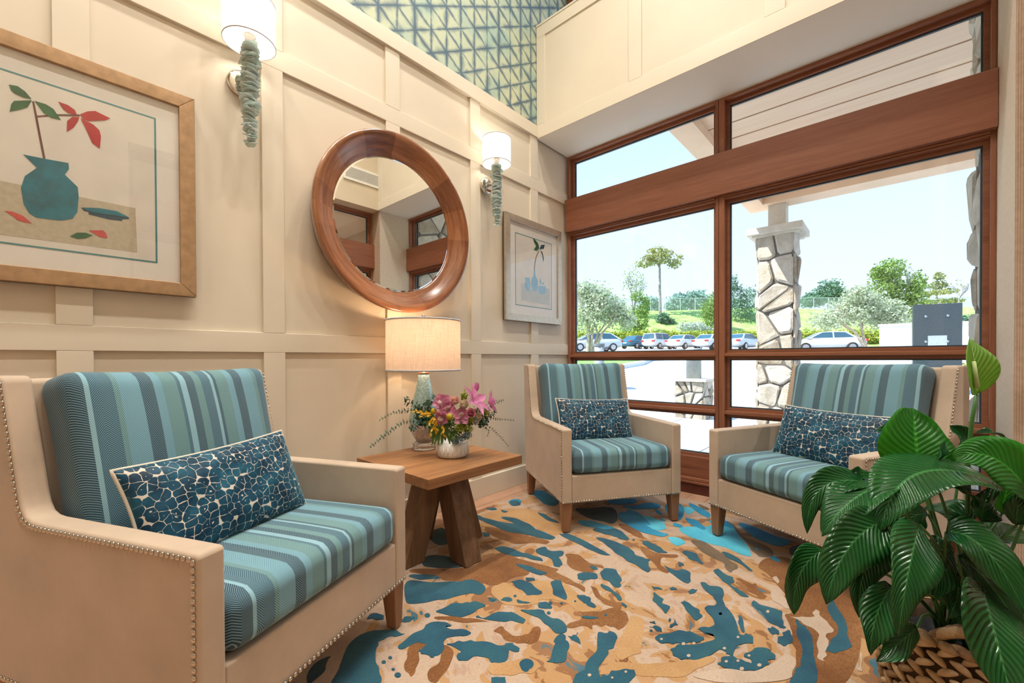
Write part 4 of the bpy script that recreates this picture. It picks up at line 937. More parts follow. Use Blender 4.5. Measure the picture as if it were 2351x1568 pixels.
tree('bare_tree', 'small leafless forked tree right of the granite slab', 2200, 50.0, 740, [(2204, 660, 16, 26)], 40, 0.10, F_TALL, M_BARKG, 23, 0.12, 2, bdepth=3)
def shrub(label, px, depth, blobs, n, size, mat, seed): tree('shrub', label, px, depth, 760, blobs, n, size, mat, None, seed, group='shrubs on the bank', cat='shrub')
shrub('dark round shrub under the umbrella-shaped tree on the bank', 1525, 59.0, [(1522, 735, 15, 17), (1540, 745, 14, 14)], 1200, 0.17, F_DARK, 31)
shrub('grey-green loose shrub right of the dark round shrub on the bank', 1568, 60.0, [(1566, 748, 14, 12)], 700, 0.16, F_DIST, 32)
shrub('silvery low shrubs above the hedge, left of the mullion', 1588, 53.6, [(1575, 752, 20, 12), (1600, 750, 20, 12), (1620, 758, 16, 9)], 1400, 0.13, F_SILV, 33)
shrub('round green shrub behind the garden wall at the stone pier', 2215, 40.0, [(2205, 738, 26, 16), (2228, 745, 16, 12)], 1400, 0.13, F_DARK, 34)
shrub('pale green shrubs between garden wall and big green tree', 2085, 30.0, [(2085, 745, 26, 18), (2055, 752, 18, 14)], 1200, 0.10, F_OLIVE, 35)
# hedge: one long clipped hedge
hd = thing('hedge', 'long clipped yellow-green hedge behind the parked cars', 'hedge', ground(1600, 51.5)); O = hd.location.copy(); bl = []
for i in range(46):
    px = 1290+i*17; p_ = ground(px, 51.5)-O; bl.append(((p_.x, p_.y, p_.z+0.75), (0.85, 0.85, 0.95), 1))
leaves('foliage', bl, 16000, 0.16, F_HEDGE, hd, 40, 0.5)
# flowerbed strip at the foot of the granite slab
fb = thing('ground_cover', 'yellow-green ground cover strip at the foot of the granite slab', 'plants', ground(2050, 15.0)); O = fb.location.copy()
leaves('foliage', [((*(ground(1985+i*18, 15.0)-O)[:2], (ground(1985+i*18, 15.0)-O)[2]+0.12), (0.3, 0.3, 0.16), 1) for i in range(14)], 2400, 0.06, F_HEDGE, fb, 41, 0.4)
# lawn island with kerb
isl = []
for px_, d_ in ((1230, 15.5), (1330, 15.8), (1420, 16.5), (1470, 17.8), (1488, 19.5), (1470, 22.0), (1330, 25.0), (1200, 25.0)): isl.append(at(px_, 833, d_))
def island(off, dz): 
    c = sum(isl, Vector())/len(isl); out = []
    for p_ in isl:
        q_ = p_+(p_-c).normalized()*off; out.append((q_.x, q_.y, gz(q_.dot(SD))+dz))
    return out
b = MB(); vs = island(0.0, 0.16); n = len(vs); b.add(vs+[(x, y, z-0.4) for x, y, z in vs], [tuple(range(n))]+[(i, (i+1) % n, n+(i+1) % n, n+i) for i in range(n)])
lw = struct('ground_lawn', b.build('ground_lawn', M_GRASS))
kb = MB(); o_, i_ = island(0.16, 0.15), island(0.0, 0.17)
kb.add(o_+i_+[(x, y, z-0.5) for x, y, z in o_], [(i, (i+1) % n, n+(i+1) % n, n+i) for i in range(n)]+[(2*n+i, 2*n+(i+1) % n, (i+1) % n, i) for i in range(n)])
kb.build('kerb', simple('kerb_concrete', (0.62, 0.66, 0.68), 0.85, 0.04), lw)
# chain-link fence on the bank: posts and top rail and wires
fc = thing('chain_link_fence', 'grey chain-link fence on top of the bank', 'fence', ground(1500, 71.0)); O = fc.location.copy(); M_FENCE = simple('galvanised_wire', (0.55, 0.62, 0.64), 0.6, 0.05)
pts = [ground(1290+i*34, 71.0)-O for i in range(30)]
for p_ in pts: MB().tube([p_, p_+Vector((0, 0, 2.3))], 0.05, 6).build('post', M_FENCE, fc)
MB().tube([p_+Vector((0, 0, 2.3)) for p_ in pts], 0.035, 5).build('top_rail', M_FENCE, fc)
wm = MB()
for p_, q_ in zip(pts[:-1], pts[1:]):
    for k in range(14):
        a, c = p_.lerp(q_, k/14), p_.lerp(q_, (k+1)/14)
        for z_ in np.arange(0.1, 2.2, 0.32): wm.tube([a+Vector((0, 0, z_)), c+Vector((0, 0, z_+0.3))], 0.012, 3, False); wm.tube([a+Vector((0, 0, z_+0.3)), c+Vector((0, 0, z_))], 0.012, 3, False)
w_ = wm.build('wire_mesh', M_FENCE, fc, flip_fix=False); w_['kind'] = 'stuff'

# ------------------------------------------------------------------ parked cars
M_TYRE = simple('tyre', (0.02, 0.02, 0.022), 0.8); M_RIM = simple('alloy_rim', (0.55, 0.57, 0.6), 0.3, metal=0.9); M_CGLASS = simple('car_glass', (0.03, 0.10, 0.15), 0.05, 0.1, 1.0, spec=0.8)
M_RED = simple('tail_lamp_red', (0.6, 0.02, 0.02), 0.3); M_PLATE = simple('number_plate', (0.75, 0.75, 0.72), 0.5)
def paint(name, c): return simple(name, c, 0.25, 0.02, 2.0, Coat_Weight=0.6)
PAINT = {'white': paint('white_car_paint', (0.78, 0.80, 0.82)), 'teal': paint('teal_car_paint', (0.015, 0.14, 0.21)), 'silver': paint('silver_car_paint', (0.60, 0.66, 0.70)), 'pearl': paint('pearl_car_paint', (0.80, 0.79, 0.76))}
def car_meshes(kind):
    L = 4.5 if kind == 'sedan' else 4.4; top = 1.42 if kind == 'sedan' else (1.62 if kind == 'suv' else 1.48)
    # stations: x from rear (-L/2) to nose (L/2): (x, sill z, belt z, half width)
    st = [(-L/2, 0.42, 0.78, 0.70), (-L/2+0.10, 0.28, 0.95, 0.82), (-L/2+0.55, 0.22, 0.98, 0.88), (-0.7, 0.20, 0.95, 0.89), (0.6, 0.20, 0.93, 0.89), (1.15, 0.22, 0.90, 0.88), (L/2-0.35, 0.26, 0.78, 0.84), (L/2-0.06, 0.32, 0.66, 0.74), (L/2, 0.40, 0.55, 0.62)]
    b = MB(); vs = []; m = 10
    for x, z0, z1, w in st:
        for y, z in ((-w*0.86, z0), (-w, z0+(z1-z0)*0.35), (-w*0.985, z0+(z1-z0)*0.75), (-w*0.93, z1-0.03), (-w*0.80, z1), (w*0.80, z1), (w*0.93, z1-0.03), (w*0.985, z0+(z1-z0)*0.75), (w, z0+(z1-z0)*0.35), (w*0.86, z0)): vs.append((x, y, z))
    fs = [tuple(range(m)), tuple((len(st)-1)*m+i for i in range(m))]
    for i in range(len(st)-1): fs += [(i*m+k, i*m+(k+1) % m, (i+1)*m+(k+1) % m, (i+1)*m+k) for k in range(m)]
    b.add(vs, fs); body = b
    rx0, rx1, fx0, fx1 = {'sedan': (-1.75, -1.05, 0.35, 1.20), 'suv': (-2.12, -1.85, 0.35, 1.15), 'hatch': (-2.10, -1.25, 0.25, 1.45)}[kind]
    zb = 0.93; wb, wt = 0.80, 0.62
    cab = [(rx0, zb), (rx1, top-0.03), ((rx1+fx0)/2, top), (fx0, top-0.04), (fx1, zb-0.02)]
    roof = MB(); vs = [(x, -(wb if z < 1 else wt), z) for x, z in cab]+[(x, (wb if z < 1 else wt), z) for x, z in cab]; n = 5
    roof.add(vs, [(i, i+1, n+i+1, n+i) for i in range(4)]+[(4, 3, 2, 1, 0), (5, 6, 7, 8, 9), (0, 4, 9, 5)])
    wins = []
    def lerp(a, c, t): return tuple(p+(q-p)*t for p, q in zip(a, c))
    for s_ in (-1, 1):
        def S_(x, z): f = (z-zb)/(top-zb); return (x, s_*(wb+(wt-wb)*f+0.008), z)
        xm = (rx1+fx0)/2+0.05
        wins.append(('side_window', [S_(rx0+0.28, zb+0.05), S_(rx1+0.06, top-0.08), S_(xm-0.04, top-0.06), S_(xm-0.04, zb+0.04)]))
        wins.append(('side_window', [S_(xm+0.04, zb+0.04), S_(xm+0.04, top-0.06), S_(fx0-0.03, top-0.08), S_(fx1-0.20, zb+0.04)]))
    def Q(x0, z0, x1, z1, w0, w1, off): return [(x0+off[0], -w0, z0+off[1]), (x1+off[0], -w1, z1+off[1]), (x1+off[0], w1, z1+off[1]), (x0+off[0], w0, z0+off[1])]
    p0 = lerp(cab[0], cab[1], 0.12); p1 = lerp(cab[0], cab[1], 0.9); wins.append(('rear_window', Q(*p0, *p1, 0.70, 0.56, (-0.012, 0.008))))
    p0 = lerp(cab[4], cab[3], 0.08); p1 = lerp(cab[4], cab[3], 0.92); wins.append(('windscreen', Q(*p0, *p1, 0.72, 0.57, (0.012, 0.008))))
    wm = [(nm, MB().add(q, [(0, 1, 2, 3)])) for nm, q in wins]
    return body, roof, wm, L
wheel_me = MB().lathe([(0.20, -0.11), (0.30, -0.11), (0.32, -0.08), (0.32, 0.08), (0.30, 0.11), (0.20, 0.11)], 24, Matrix.Rotation(PI/2, 4, 'X')).mesh('wheel', M_TYRE, True)
hub_me = MB().lathe([(0.20, -0.114), (0.20, 0.114)], 20, Matrix.Rotation(PI/2, 4, 'X')).mesh('hubcap', M_RIM)
CARS = {}
def car(label, px, depth, heading, kind, col, dz=0.0, k=0):
    p_ = ground(px, depth)+(SP*0.60-SD*0.80)*2.75*k; p_.z = gz(p_.dot(SD)); c = thing('parked_car', label, 'car', (p_.x, p_.y, p_.z+dz), heading, 'cars parked along the hedge')
    if (kind, col) not in CARS:
        body, roof, wm, L = car_meshes(kind)
        CARS[(kind, col)] = (body.mesh('body', PAINT[col], True), roof.mesh('roof', PAINT[col]), [(nm, b_.mesh(nm, M_CGLASS)) for nm, b_ in wm], L)
    bm_, rm_, wm_, L = CARS[(kind, col)]
    b_ = obj('body', bm_, c); md = b_.modifiers.new('s', 'SUBSURF'); md.levels = 1; md.render_levels = 1
    obj('roof', rm_, c, bevel=0.03, seg=2)
    for nm, me in wm_: obj(nm, me, c)
    for x in (-1.35, 1.35):
        for y in (-0.78, 0.78): w = obj('wheel', wheel_me, c, (x, y, 0.32)); obj('hubcap', hub_me, w)
    for y in (-0.62, 0.62): boxo('tail_lamp', (-L/2-0.012, y-0.16, 0.72), (-L/2+0.10, y+0.16, 0.86), M_RED, c)
    boxo('number_plate', (-L/2-0.016, -0.22, 0.55), (-L/2+0.05, 0.22, 0.66), M_PLATE, c)
car('pale silver hatchback half hidden by the pale olive-like tree', 1362, 34.0, 2.45, 'hatch', 'silver')
car('dark teal saloon, the only dark car by the hedge', 1465, 46.0, -0.19, 'sedan', 'teal')
car('white sport utility car right of the dark teal saloon', 1465, 46.0, -0.19, 'suv', 'white', k=1)
car('white saloon in the row, second right of the dark teal saloon', 1465, 46.0, -0.19, 'sedan', 'pearl', k=2)
car('silver-white saloon with upright red tail lamps just left of the mullion', 1465, 46.0, -0.19, 'sedan', 'white', k=3)
car('silver saloon seen between mullion and stone pillar', 1465, 46.0, -0.19, 'sedan', 'silver', k=4)
car('white saloon right of the stone pillar, tail to the right', 1893, 30.0, 1.95, 'sedan', 'white')
RT = 0.012
# ------------------------------------------------------------------ rug: carved pile, each coloured island its own piece
def pile(name, cols, sc=5.0, speck=0.45):
    t = NT(name); co = t.coord(); f = t.noise(co, sc, 4.0, 0.6); g_ = t.noise(co, 150.0, 3.0, 0.75)
    c = t.ramp(f, [(0.25+0.5*i/(len(cols)-1), k) for i, k in enumerate(cols)])
    c = t.mix(t.math('MULTIPLY', t.n('MapRange', Value=g_, From_Min=0.42, From_Max=0.62).outputs[0], speck*0.62), c, tuple(k*0.45 for k in cols[0]))
    return t.pbr(c, 0.95, t.bump(g_, 0.8, 0.004), 0, 0.1, Sheen_Weight=0.2)
def pile_base():
    t = NT('rug_base_pile'); co = t.coord()
    # long swirling strokes: rotate the lookup around a centre, more the further out
    v = t.n('VectorMath', {'operation': 'SUBTRACT'}, i0=co, i1=(-1.75, -1.75, 0)).outputs[0]
    s = t.n('SeparateXYZ', Vector=v); x, y = s.outputs[0], s.outputs[1]
    r_ = t.math('SQRT', t.math('ADD', t.math('POWER', x, 2.0), t.math('POWER', y, 2.0))); a = t.math('ARCTAN2', y, x)
    P_ = t.n('CombineXYZ', X=t.math('MULTIPLY', r_, 6.5), Y=t.math('MULTIPLY', t.math('ADD', a, t.math('MULTIPLY', r_, 0.9)), 1.7), Z=0.0).outputs[0]
    w = t.n('TexNoise', Vector=co, Scale=3.0, Detail=3.0).outputs[1]
    wv = t.n('VectorMath', {'operation': 'SCALE'}, i0=w); wv.inputs[3].default_value = 2.2
    P_ = t.n('VectorMath', {'operation': 'ADD'}, i0=P_, i1=wv.outputs[0]).outputs[0]
    f = t.noise(P_, 1.0, 4.0, 0.55); f2 = t.noise(P_, 0.55, 3.0, 0.5)
    cream, pink, gold, ora, tl = (0.49, 0.365, 0.27), (0.435, 0.305, 0.23), (0.45, 0.255, 0.105), (0.26, 0.11, 0.036), (0.022, 0.13, 0.19)
    base = t.ramp(f, [(0.0, tl), (0.33, ora), (0.41, gold), (0.485, pink), (0.50, cream), (0.60, pink), (0.64, gold), (0.668, tl)], 'CONSTANT')
    g_ = t.noise(co, 150.0, 3.0, 0.75)
    c = t.mix(t.math('MULTIPLY', t.n('MapRange', Value=g_, From_Min=0.42, From_Max=0.62).outputs[0], 0.2), base, (0.20, 0.12, 0.07))
    c = t.mix(t.math('MULTIPLY', t.math('SUBTRACT', t.noise(co, 4.0, 4.0), 0.35), 0.4), c, (0.55, 0.43, 0.33))
    return t.pbr(c, 0.95, t.bump(t.math('ADD', g_, t.math('MULTIPLY', f, 3.0)), 0.7, 0.004), 0, 0.1, Sheen_Weight=0.2)
PILES = {'T': pile('teal_pile', [(0.008, 0.055, 0.105), (0.020, 0.105, 0.155), (0.035, 0.13, 0.15)]), 'B': pile('window_lit_blue_pile', [(0.008, 0.15, 0.30), (0.015, 0.26, 0.45), (0.04, 0.36, 0.54)]), 'Q': pile('window_lit_aqua_pile', [(0.05, 0.38, 0.56), (0.08, 0.50, 0.68), (0.14, 0.58, 0.72)]),  # B and Q: blue window light put into the teal pile colour
         'K': pile('dark_slate_pile', [(0.006, 0.022, 0.035), (0.02, 0.06, 0.075), (0.03, 0.075, 0.08)]), 'O': pile('rust_brown_pile', [(0.16, 0.058, 0.016), (0.27, 0.115, 0.036), (0.36, 0.18, 0.07)], 5.0, 0.9), 'C': pile('cream_pile', [(0.47, 0.36, 0.27), (0.55, 0.43, 0.33), (0.57, 0.455, 0.355)]), 'G': pile('gold_pile', [(0.42, 0.235, 0.095), (0.50, 0.30, 0.135), (0.52, 0.335, 0.17)])}
PILES['D'] = pile('taupe_brown_pile', [(0.10, 0.075, 0.05), (0.18, 0.13, 0.085), (0.26, 0.17, 0.10)], 5.0, 0.8)
rug = thing('area_rug', 'large rectangular carved-pile rug in swirling cream, rust and teal', 'rug', (0, 0, 0))
rb = MB(); rb.box((-3.45, -2.66, 0.0005), (-0.20, -0.20, RT-0.001)); rb.build('base_pile', pile_base(), rug)
def chaikin(p, k=2):
    for _ in range(k):
        q = []
        for i in range(len(p)):
            a, c = p[i], p[(i+1) % len(p)]
            q.append((a[0]*0.75+c[0]*0.25, a[1]*0.75+c[1]*0.25)); q.append((a[0]*0.25+c[0]*0.75, a[1]*0.25+c[1]*0.75))
        p = q
    return p
_rn = random.Random(5); _cnt = [0]
LVL = {'O': 0.0, 'D': 0.0, 'G': 0.0004, 'K': 0.0008, 'T': 0.0012, 'B': 0.0012, 'Q': 0.0009, 'C': 0.0016}
def patch(col, crop, pts, k=2):
    ox, oy, sc = crop
    q = [atz(ox+x/sc, oy+y/sc, RT) for x, y in pts]
    q = [(max(-3.44, min(-0.21, v.x)), max(-2.65, min(-0.21, v.y))) for v in q]
    q = chaikin(q, 1); q = [(x+_rn.uniform(-1, 1)*0.0085, y+_rn.uniform(-1, 1)*0.0085) for x, y in q] if k > 1 else q
    q = chaikin(q, 2)
    _cnt[0] += 1; z = RT-0.0008+LVL[col]+(_cnt[0] % 29)*0.000025
    MB().prism(q, 'z', 0.009, z+0.0004).build('pile_patch', PILES[col], rug)
A6 = (1200, 1150, 3.3586); A5 = (700, 1150, 3.7517); AB = (1780, 1168, 3.92)
for col, crop, polys in (
 ('O', A6, [[(1800,510),(1900,560),(1960,640),(2040,760),(2090,850),(2010,880),(2060,1000),(2090,1110),(2130,1200),(2120,1300),(2060,1404),(2160,1470),(2500,1470),(2620,1100),(2600,700),(2300,560),(2050,430),(1900,420)],
            [(730,170),(830,190),(900,230),(960,290),(1000,300),(900,290),(800,230),(740,200)], [(900,340),(1000,390),(1120,410),(1220,420),(1180,440),(1080,430),(1050,480),(1120,540),(1130,570),(1060,540),(1000,460),(930,410)],
            [(1630,590),(1700,600),(1760,640),(1815,630),(1810,680),(1870,720),(1900,745),(1850,760),(1790,720),(1720,690),(1740,660),(1680,620)],
            [(330,400),(430,410),(480,450),(520,480),(640,500),(630,520),(560,500),(530,560),(480,560),(430,540),(350,510),(330,450)], [(430,850),(560,860),(640,830),(740,830),(810,880),(810,950),(740,1000),(700,970),(640,950),(590,970),(540,950),(520,1000),(480,950),(350,990),(330,960),(440,920),(500,900)],
            [(500,640),(580,680),(640,760),(740,790),(770,840),(700,820),(620,790),(560,720)], [(800,1110),(830,1120),(825,1180),(800,1230),(760,1250),(740,1230),(770,1160)], [(-60,430),(80,470),(210,520),(330,580),(430,640),(500,680),(470,700),(380,650),(250,600),(120,560),(-60,520)]]),
 ('D', A6, [[(1290,290),(1400,310),(1480,370),(1540,410),(1580,450),(1660,490),(1640,530),(1600,560),(1560,520),(1540,470),(1450,430),(1380,380),(1330,340)], [(1570,140),(1640,200),(1690,260),(1760,300),(1900,350),(1960,420),(1850,440),(1780,400),(1740,330),(1650,250),(1590,190)], [(1330,15),(1420,40),(1450,70),(1380,60)]]),
 ('O', A5, [[(890,590),(1000,580),(1400,590),(1550,500),(1700,430),(1850,500),(2100,560),(2200,590),(2100,620),(1900,580),(1950,640),(1800,660),(1750,690),(1640,720),(1560,720),(1500,690),(1200,700),(1150,640),(900,620)],
            [(860,1330),(900,1240),(980,1200),(1080,1170),(1130,1200),(1060,1240),(970,1300),(990,1350),(950,1420),(945,1500),(890,1510),(870,1430)], [(1040,1568),(1060,1470),(1170,1370),(1180,1300),(1160,1260),(1210,1240),(1300,1310),(1260,1390),(1200,1470),(1150,1568)],
            [(1600,1110),(1700,1080),(1730,1130),(1830,1170),(1900,1150),(1950,1100),(2030,1080),(2020,1180),(1960,1230),(1880,1230),(1750,1210),(1680,1150)], [(1100,1000),(1250,990),(1400,1000),(1640,1040),(1450,1050),(1150,1030)], [(1530,215),(1650,230),(1800,270),(1950,310),(2120,350),(2100,375),(1980,350),(1850,380),(1700,330),(1560,270)]]),
 ('G', A5, [[(1460,140),(1560,100),(1760,60),(1990,70),(2200,190),(2250,260),(2160,300),(1900,190),(1700,170),(1560,190)], [(1640,720),(1760,690),(1900,830),(2050,860),(1980,900),(1800,900),(1680,880),(1600,780)], [(1590,1400),(1740,1395),(1900,1330),(2060,1400),(2000,1470),(1820,1500),(1700,1500),(1600,1490)]]),
 ('G', A6, [[(0,700),(120,600),(330,620),(430,720),(560,800),(640,820),(560,860),(430,850),(330,770),(180,760),(60,770)], [(680,1170),(760,1060),(820,880),(930,890),(940,980),(900,1080),(930,1170),(830,1200),(740,1230)], [(570,1350),(620,1270),(720,1240),(1000,1260),(1200,1240),(1480,1170),(1490,1260),(1300,1300),(1280,1340),(1000,1370),(880,1330),(700,1310)]]),
 ('C', A6, [[(1300,1330),(1520,1290),(1700,1320),(1900,1290),(2020,1180),(2110,1210),(2090,1300),(2050,1404),(1400,1404)]]),
 ('T', A6, [[(1365,630),(1400,625),(1440,655),(1530,665),(1560,715),(1530,760),(1555,800),(1600,850),(1640,960),(1660,1020),(1690,1040),(1740,1020),(1778,1065),(1760,1100),(1700,1110),(1650,1115),(1620,1190),(1590,1190),(1570,1150),(1520,1150),(1470,1170),(1420,1205),(1330,1230),(1240,1230),(1160,1200),(1130,1160),(1160,1120),(1230,1110),(1330,1115),(1440,1090),(1480,1040),(1440,1025),(1390,1020),(1355,980),(1400,965),(1480,975),(1470,920),(1420,850),(1390,805),(1490,800),(1470,740),(1430,715),(1395,670)],
            [(1030,1060),(1050,1020),(1120,1015),(1200,990),(1280,1010),(1340,1035),(1400,1050),(1415,1075),(1380,1095),(1300,1100),(1240,1090),(1180,1105),(1100,1095),(1050,1090)],
            [(1500,1240),(1560,1205),(1620,1195),(1680,1220),(1720,1255),(1770,1250),(1740,1215),(1700,1185),(1760,1150),(1830,1130),(1890,1140),(1925,1175),(1950,1215),(1890,1220),(1900,1255),(1860,1270),(1800,1300),(1740,1310),(1700,1300),(1640,1310),(1560,1290),(1510,1270)],
            [(1225,770),(1260,770),(1300,800),(1370,850),(1378,900),(1355,920),(1310,905),(1270,855),(1250,810)], [(1770,755),(1830,800),(1880,820),(1960,830),(2010,860),(2000,920),(2030,970),(2010,990),(1950,960),(1890,920),(1870,880),(1820,840),(1780,800)],
            [(1890,970),(1940,980),(1975,1010),(1960,1025),(1910,1025)], [(1955,1060),(2000,1040),(1995,1000),(2050,990),(2080,1040),(2070,1110),(2010,1115),(1960,1090)], [(1530,390),(1600,400),(1670,440),(1720,490),(1785,548),(1740,530),(1680,480),(1600,450),(1550,420)],
            [(1460,525),(1500,520),(1560,560),(1630,600),(1620,625),(1590,640),(1660,680),(1730,720),(1735,745),(1690,735),(1620,680),(1560,625),(1500,590)], [(1225,390),(1290,385),(1350,420),(1400,480),(1395,493),(1350,470),(1300,460),(1260,420)],
            [(1085,490),(1130,520),(1200,545),(1250,515),(1300,570),(1307,635),(1260,635),(1210,600),(1150,560),(1110,530)], [(995,660),(1040,660),(1075,690),(1010,680)], [(1005,700),(1060,730),(1080,770),(1060,785),(1140,810),(1120,870),(1080,850),(1040,800),(990,760),(1000,730)],
            [(1265,690),(1320,675),(1355,690),(1330,720),(1280,712)], [(980,935),(1010,930),(1040,945),(1020,955),(990,950)], [(990,965),(1040,965),(1080,1000),(1040,1005),(1000,985)], [(1110,905),(1150,910),(1130,935)], [(1160,910),(1190,930),(1195,965),(1140,975),(1130,955),(1170,945)], [(1200,470),(1250,490),(1240,500),(1210,490)], [(1140,665),(1175,670),(1180,690),(1145,690)], [(1655,870),(1690,900),(1710,960),(1700,1010),(1680,1000),(1670,930)],
            [(550,285),(600,280),(700,310),(790,340),(850,390),(880,420),(940,440),(985,455),(960,470),(980,500),(990,545),(950,550),(920,520),(870,495),(800,460),(740,420),(660,360),(600,310)], [(520,215),(590,200),(700,205),(780,240),(830,290),(810,310),(740,290),(690,265),(620,250)], [(910,305),(960,310),(1040,350),(1115,395),(1090,410),(1010,390),(940,340)],
            [(270,260),(310,250),(380,260),(470,300),(550,360),(640,390),(690,425),(640,415),(570,400),(500,365),(430,330),(350,300)], [(430,560),(500,550),(570,560),(575,600),(510,600),(470,620),(420,600)], [(510,500),(560,500),(580,530),(530,525)], [(600,540),(650,510),(720,530),(735,575),(775,620),(750,640),(755,670),(700,660),(650,610),(600,600)],
            [(590,640),(640,650),(700,690),(760,740),(765,775),(720,750),(690,710),(640,680)], [(750,785),(790,780),(805,830),(770,820)], [(410,735),(450,720),(520,740),(540,790),(575,835),(530,820),(480,790),(440,770)], [(445,890),(500,885),(580,900),(575,915),(480,912)],
            [(570,1010),(640,1030),(690,990),(740,1080),(700,1130),(660,1160),(640,1220),(600,1280),(580,1350),(640,1355),(700,1310),(780,1285),(850,1290),(875,1330),(830,1380),(800,1440),(400,1440),(395,1340),(460,1300),(510,1230),(560,1160),(575,1080)], [(350,1060),(370,1035),(400,1040),(430,1010),(440,1060),(445,1100),(410,1100),(390,1070)], [(300,1030),(330,1040),(330,1090),(250,1110),(230,1080)]]),
 ('T', A5, [[(850,690),(1000,690),(1150,700),(1300,700),(1420,670),(1500,700),(1550,740),(1540,800),(1400,800),(1250,840),(1100,870),(950,885),(850,890)], [(880,635),(1000,630),(1150,640),(1165,655),(1050,680),(950,670)], [(1260,870),(1330,885),(1400,870),(1460,865),(1560,895),(1540,920),(1470,945),(1400,985),(1300,1000),(1200,975),(1100,950),(1200,925)],
            [(1470,980),(1560,1010),(1640,970),(1780,945),(1850,980),(1910,1020),(1890,1060),(1800,1040),(1700,1030),(1560,1030),(1480,1010)], [(770,1270),(850,1200),(950,1140),(1040,1090),(1050,1040),(1150,1035),(1260,1060),(1270,1075),(1200,1080),(1220,1110),(1410,1110),(1430,1150),(1280,1175),(1210,1190),(1180,1300),(1130,1340),(1080,1350),(1070,1310),(970,1320),(1000,1280),(1060,1250),(1000,1210),(900,1240),(850,1275)],
            [(1210,1240),(1300,1210),(1400,1205),(1470,1205),(1560,1225),(1700,1240),(1760,1220),(1830,1240),(1860,1270),(1820,1300),(1740,1290),(1780,1330),(1750,1390),(1640,1395),(1600,1380),(1580,1340),(1450,1330),(1400,1370),(1330,1375),(1310,1340),(1350,1290),(1280,1270)], [(840,1000),(930,990),(945,1020),(900,1045),(845,1045)],
            [(360,1230),(500,1150),(640,1110),(760,1110),(880,1150),(820,1170),(720,1170),(650,1200),(610,1250),(630,1320),(600,1420),(660,1480),(670,1640),(180,1640),(300,1420)], [(1590,1510),(1660,1520),(1720,1505),(1740,1640),(1600,1640)], [(520,1010),(600,960),(690,980),(690,1020),(600,1020)],
            [(1470,115),(1560,150),(1700,190),(1850,200),(2000,250),(2160,310),(2150,330),(2050,330),(1900,290),(1700,260),(1600,200),(1480,160)], [(1680,135),(1800,140),(1900,190),(2000,240),(1950,250),(1850,220),(1750,170)], [(1990,90),(2060,110),(2120,150),(2200,180),(2190,200),(2100,170),(2030,130)], [(1560,65),(1620,55),(1660,75),(1600,80)], [(1670,70),(1760,95),(1720,105)], [(1740,5),(1830,0),(1860,30),(1800,50)], [(1510,265),(1590,280),(1600,310),(1540,300)],
            [(1620,400),(1720,395),(1850,440),(1950,460),(2060,500),(2040,525),(1950,500),(1850,480),(1750,460),(1650,430)], [(1970,430),(2060,380),(2110,440),(2240,430),(2230,460),(2180,490),(2220,540),(2200,575),(2150,560),(2130,510),(2050,470)], [(1800,540),(1900,550),(1980,580),(2080,620),(2050,640),(1960,620),(1900,590)], [(1760,690),(1850,680),(1930,700),(1980,760),(2060,800),(1990,825),(1900,810),(1860,760),(1790,720)],
            [(1580,825),(1650,835),(1620,865)], [(1690,840),(1760,835),(1790,860),(1740,875),(1690,865)], [(1840,845),(1900,870),(1960,885),(1880,890),(1820,870)], [(1990,890),(2060,870),(2140,910),(2100,930),(2010,925)], [(1980,930),(2080,960),(2110,1000),(2200,1030),(2240,1070),(2240,1140),(2150,1140),(2080,1060),(2010,1000),(1850,950),(1900,930)],
            [(2130,1230),(2200,1180),(2260,1200),(2280,1260),(2260,1380),(2150,1410),(2070,1390),(2130,1330)], [(2100,690),(2200,680),(2240,740),(2260,860),(2180,840),(2130,790),(2140,740)], [(1840,1420),(1950,1370),(1950,1450),(1900,1470)], [(1900,660),(1990,670),(1960,690),(1910,685)]]),
 ('K', A5, [[(1080,250),(1200,220),(1250,300),(1240,370),(1150,380),(1070,340)], [(1020,470),(1200,460),(1330,540),(1380,580),(1150,580),(990,570)], [(0,1500),(120,1380),(240,1330),(180,1430),(80,1568),(0,1620)]]),
 ('K', A6, [[(390,50),(500,60),(620,40),(730,60),(720,190),(600,150),(480,130)], [(2040,350),(2150,330),(2240,380),(2160,430),(2060,420)]]),
 ('Q', A6, [[(1200,200),(1290,200),(1400,210),(1500,170),(1590,170),(1660,260),(1740,340),(1770,395),(1740,440),(1600,370),(1450,330),(1330,290),(1250,260)], [(880,110),(980,120),(1060,150),(1120,210),(1050,230),(960,200),(900,160)], [(1120,270),(1220,290),(1260,330),(1200,350),(1140,320)], [(1250,40),(1330,60),(1300,110),(1240,90)]]),
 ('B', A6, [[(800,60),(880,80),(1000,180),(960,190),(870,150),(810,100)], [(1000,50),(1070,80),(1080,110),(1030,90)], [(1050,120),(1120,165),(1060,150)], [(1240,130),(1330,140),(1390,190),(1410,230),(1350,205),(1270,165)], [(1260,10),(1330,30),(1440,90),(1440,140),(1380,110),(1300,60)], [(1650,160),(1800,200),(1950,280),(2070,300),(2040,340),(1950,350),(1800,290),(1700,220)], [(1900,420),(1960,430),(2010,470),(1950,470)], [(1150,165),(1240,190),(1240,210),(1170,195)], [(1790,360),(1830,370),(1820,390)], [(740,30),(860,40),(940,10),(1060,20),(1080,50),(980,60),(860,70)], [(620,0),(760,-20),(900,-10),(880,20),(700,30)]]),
 ('B', A6, [[(740,75),(860,100),(960,200),(1060,240),(1140,260),(1060,280),(900,240),(800,190),(740,140)], [(420,150),(520,150),(640,190),(720,210),(650,225),(540,200),(450,190)], [(1080,20),(1200,10),(1260,60),(1240,120),(1180,160),(1130,110)], [(1420,150),(1520,140),(1600,160),(1640,220),(1560,190),(1470,180)]]),
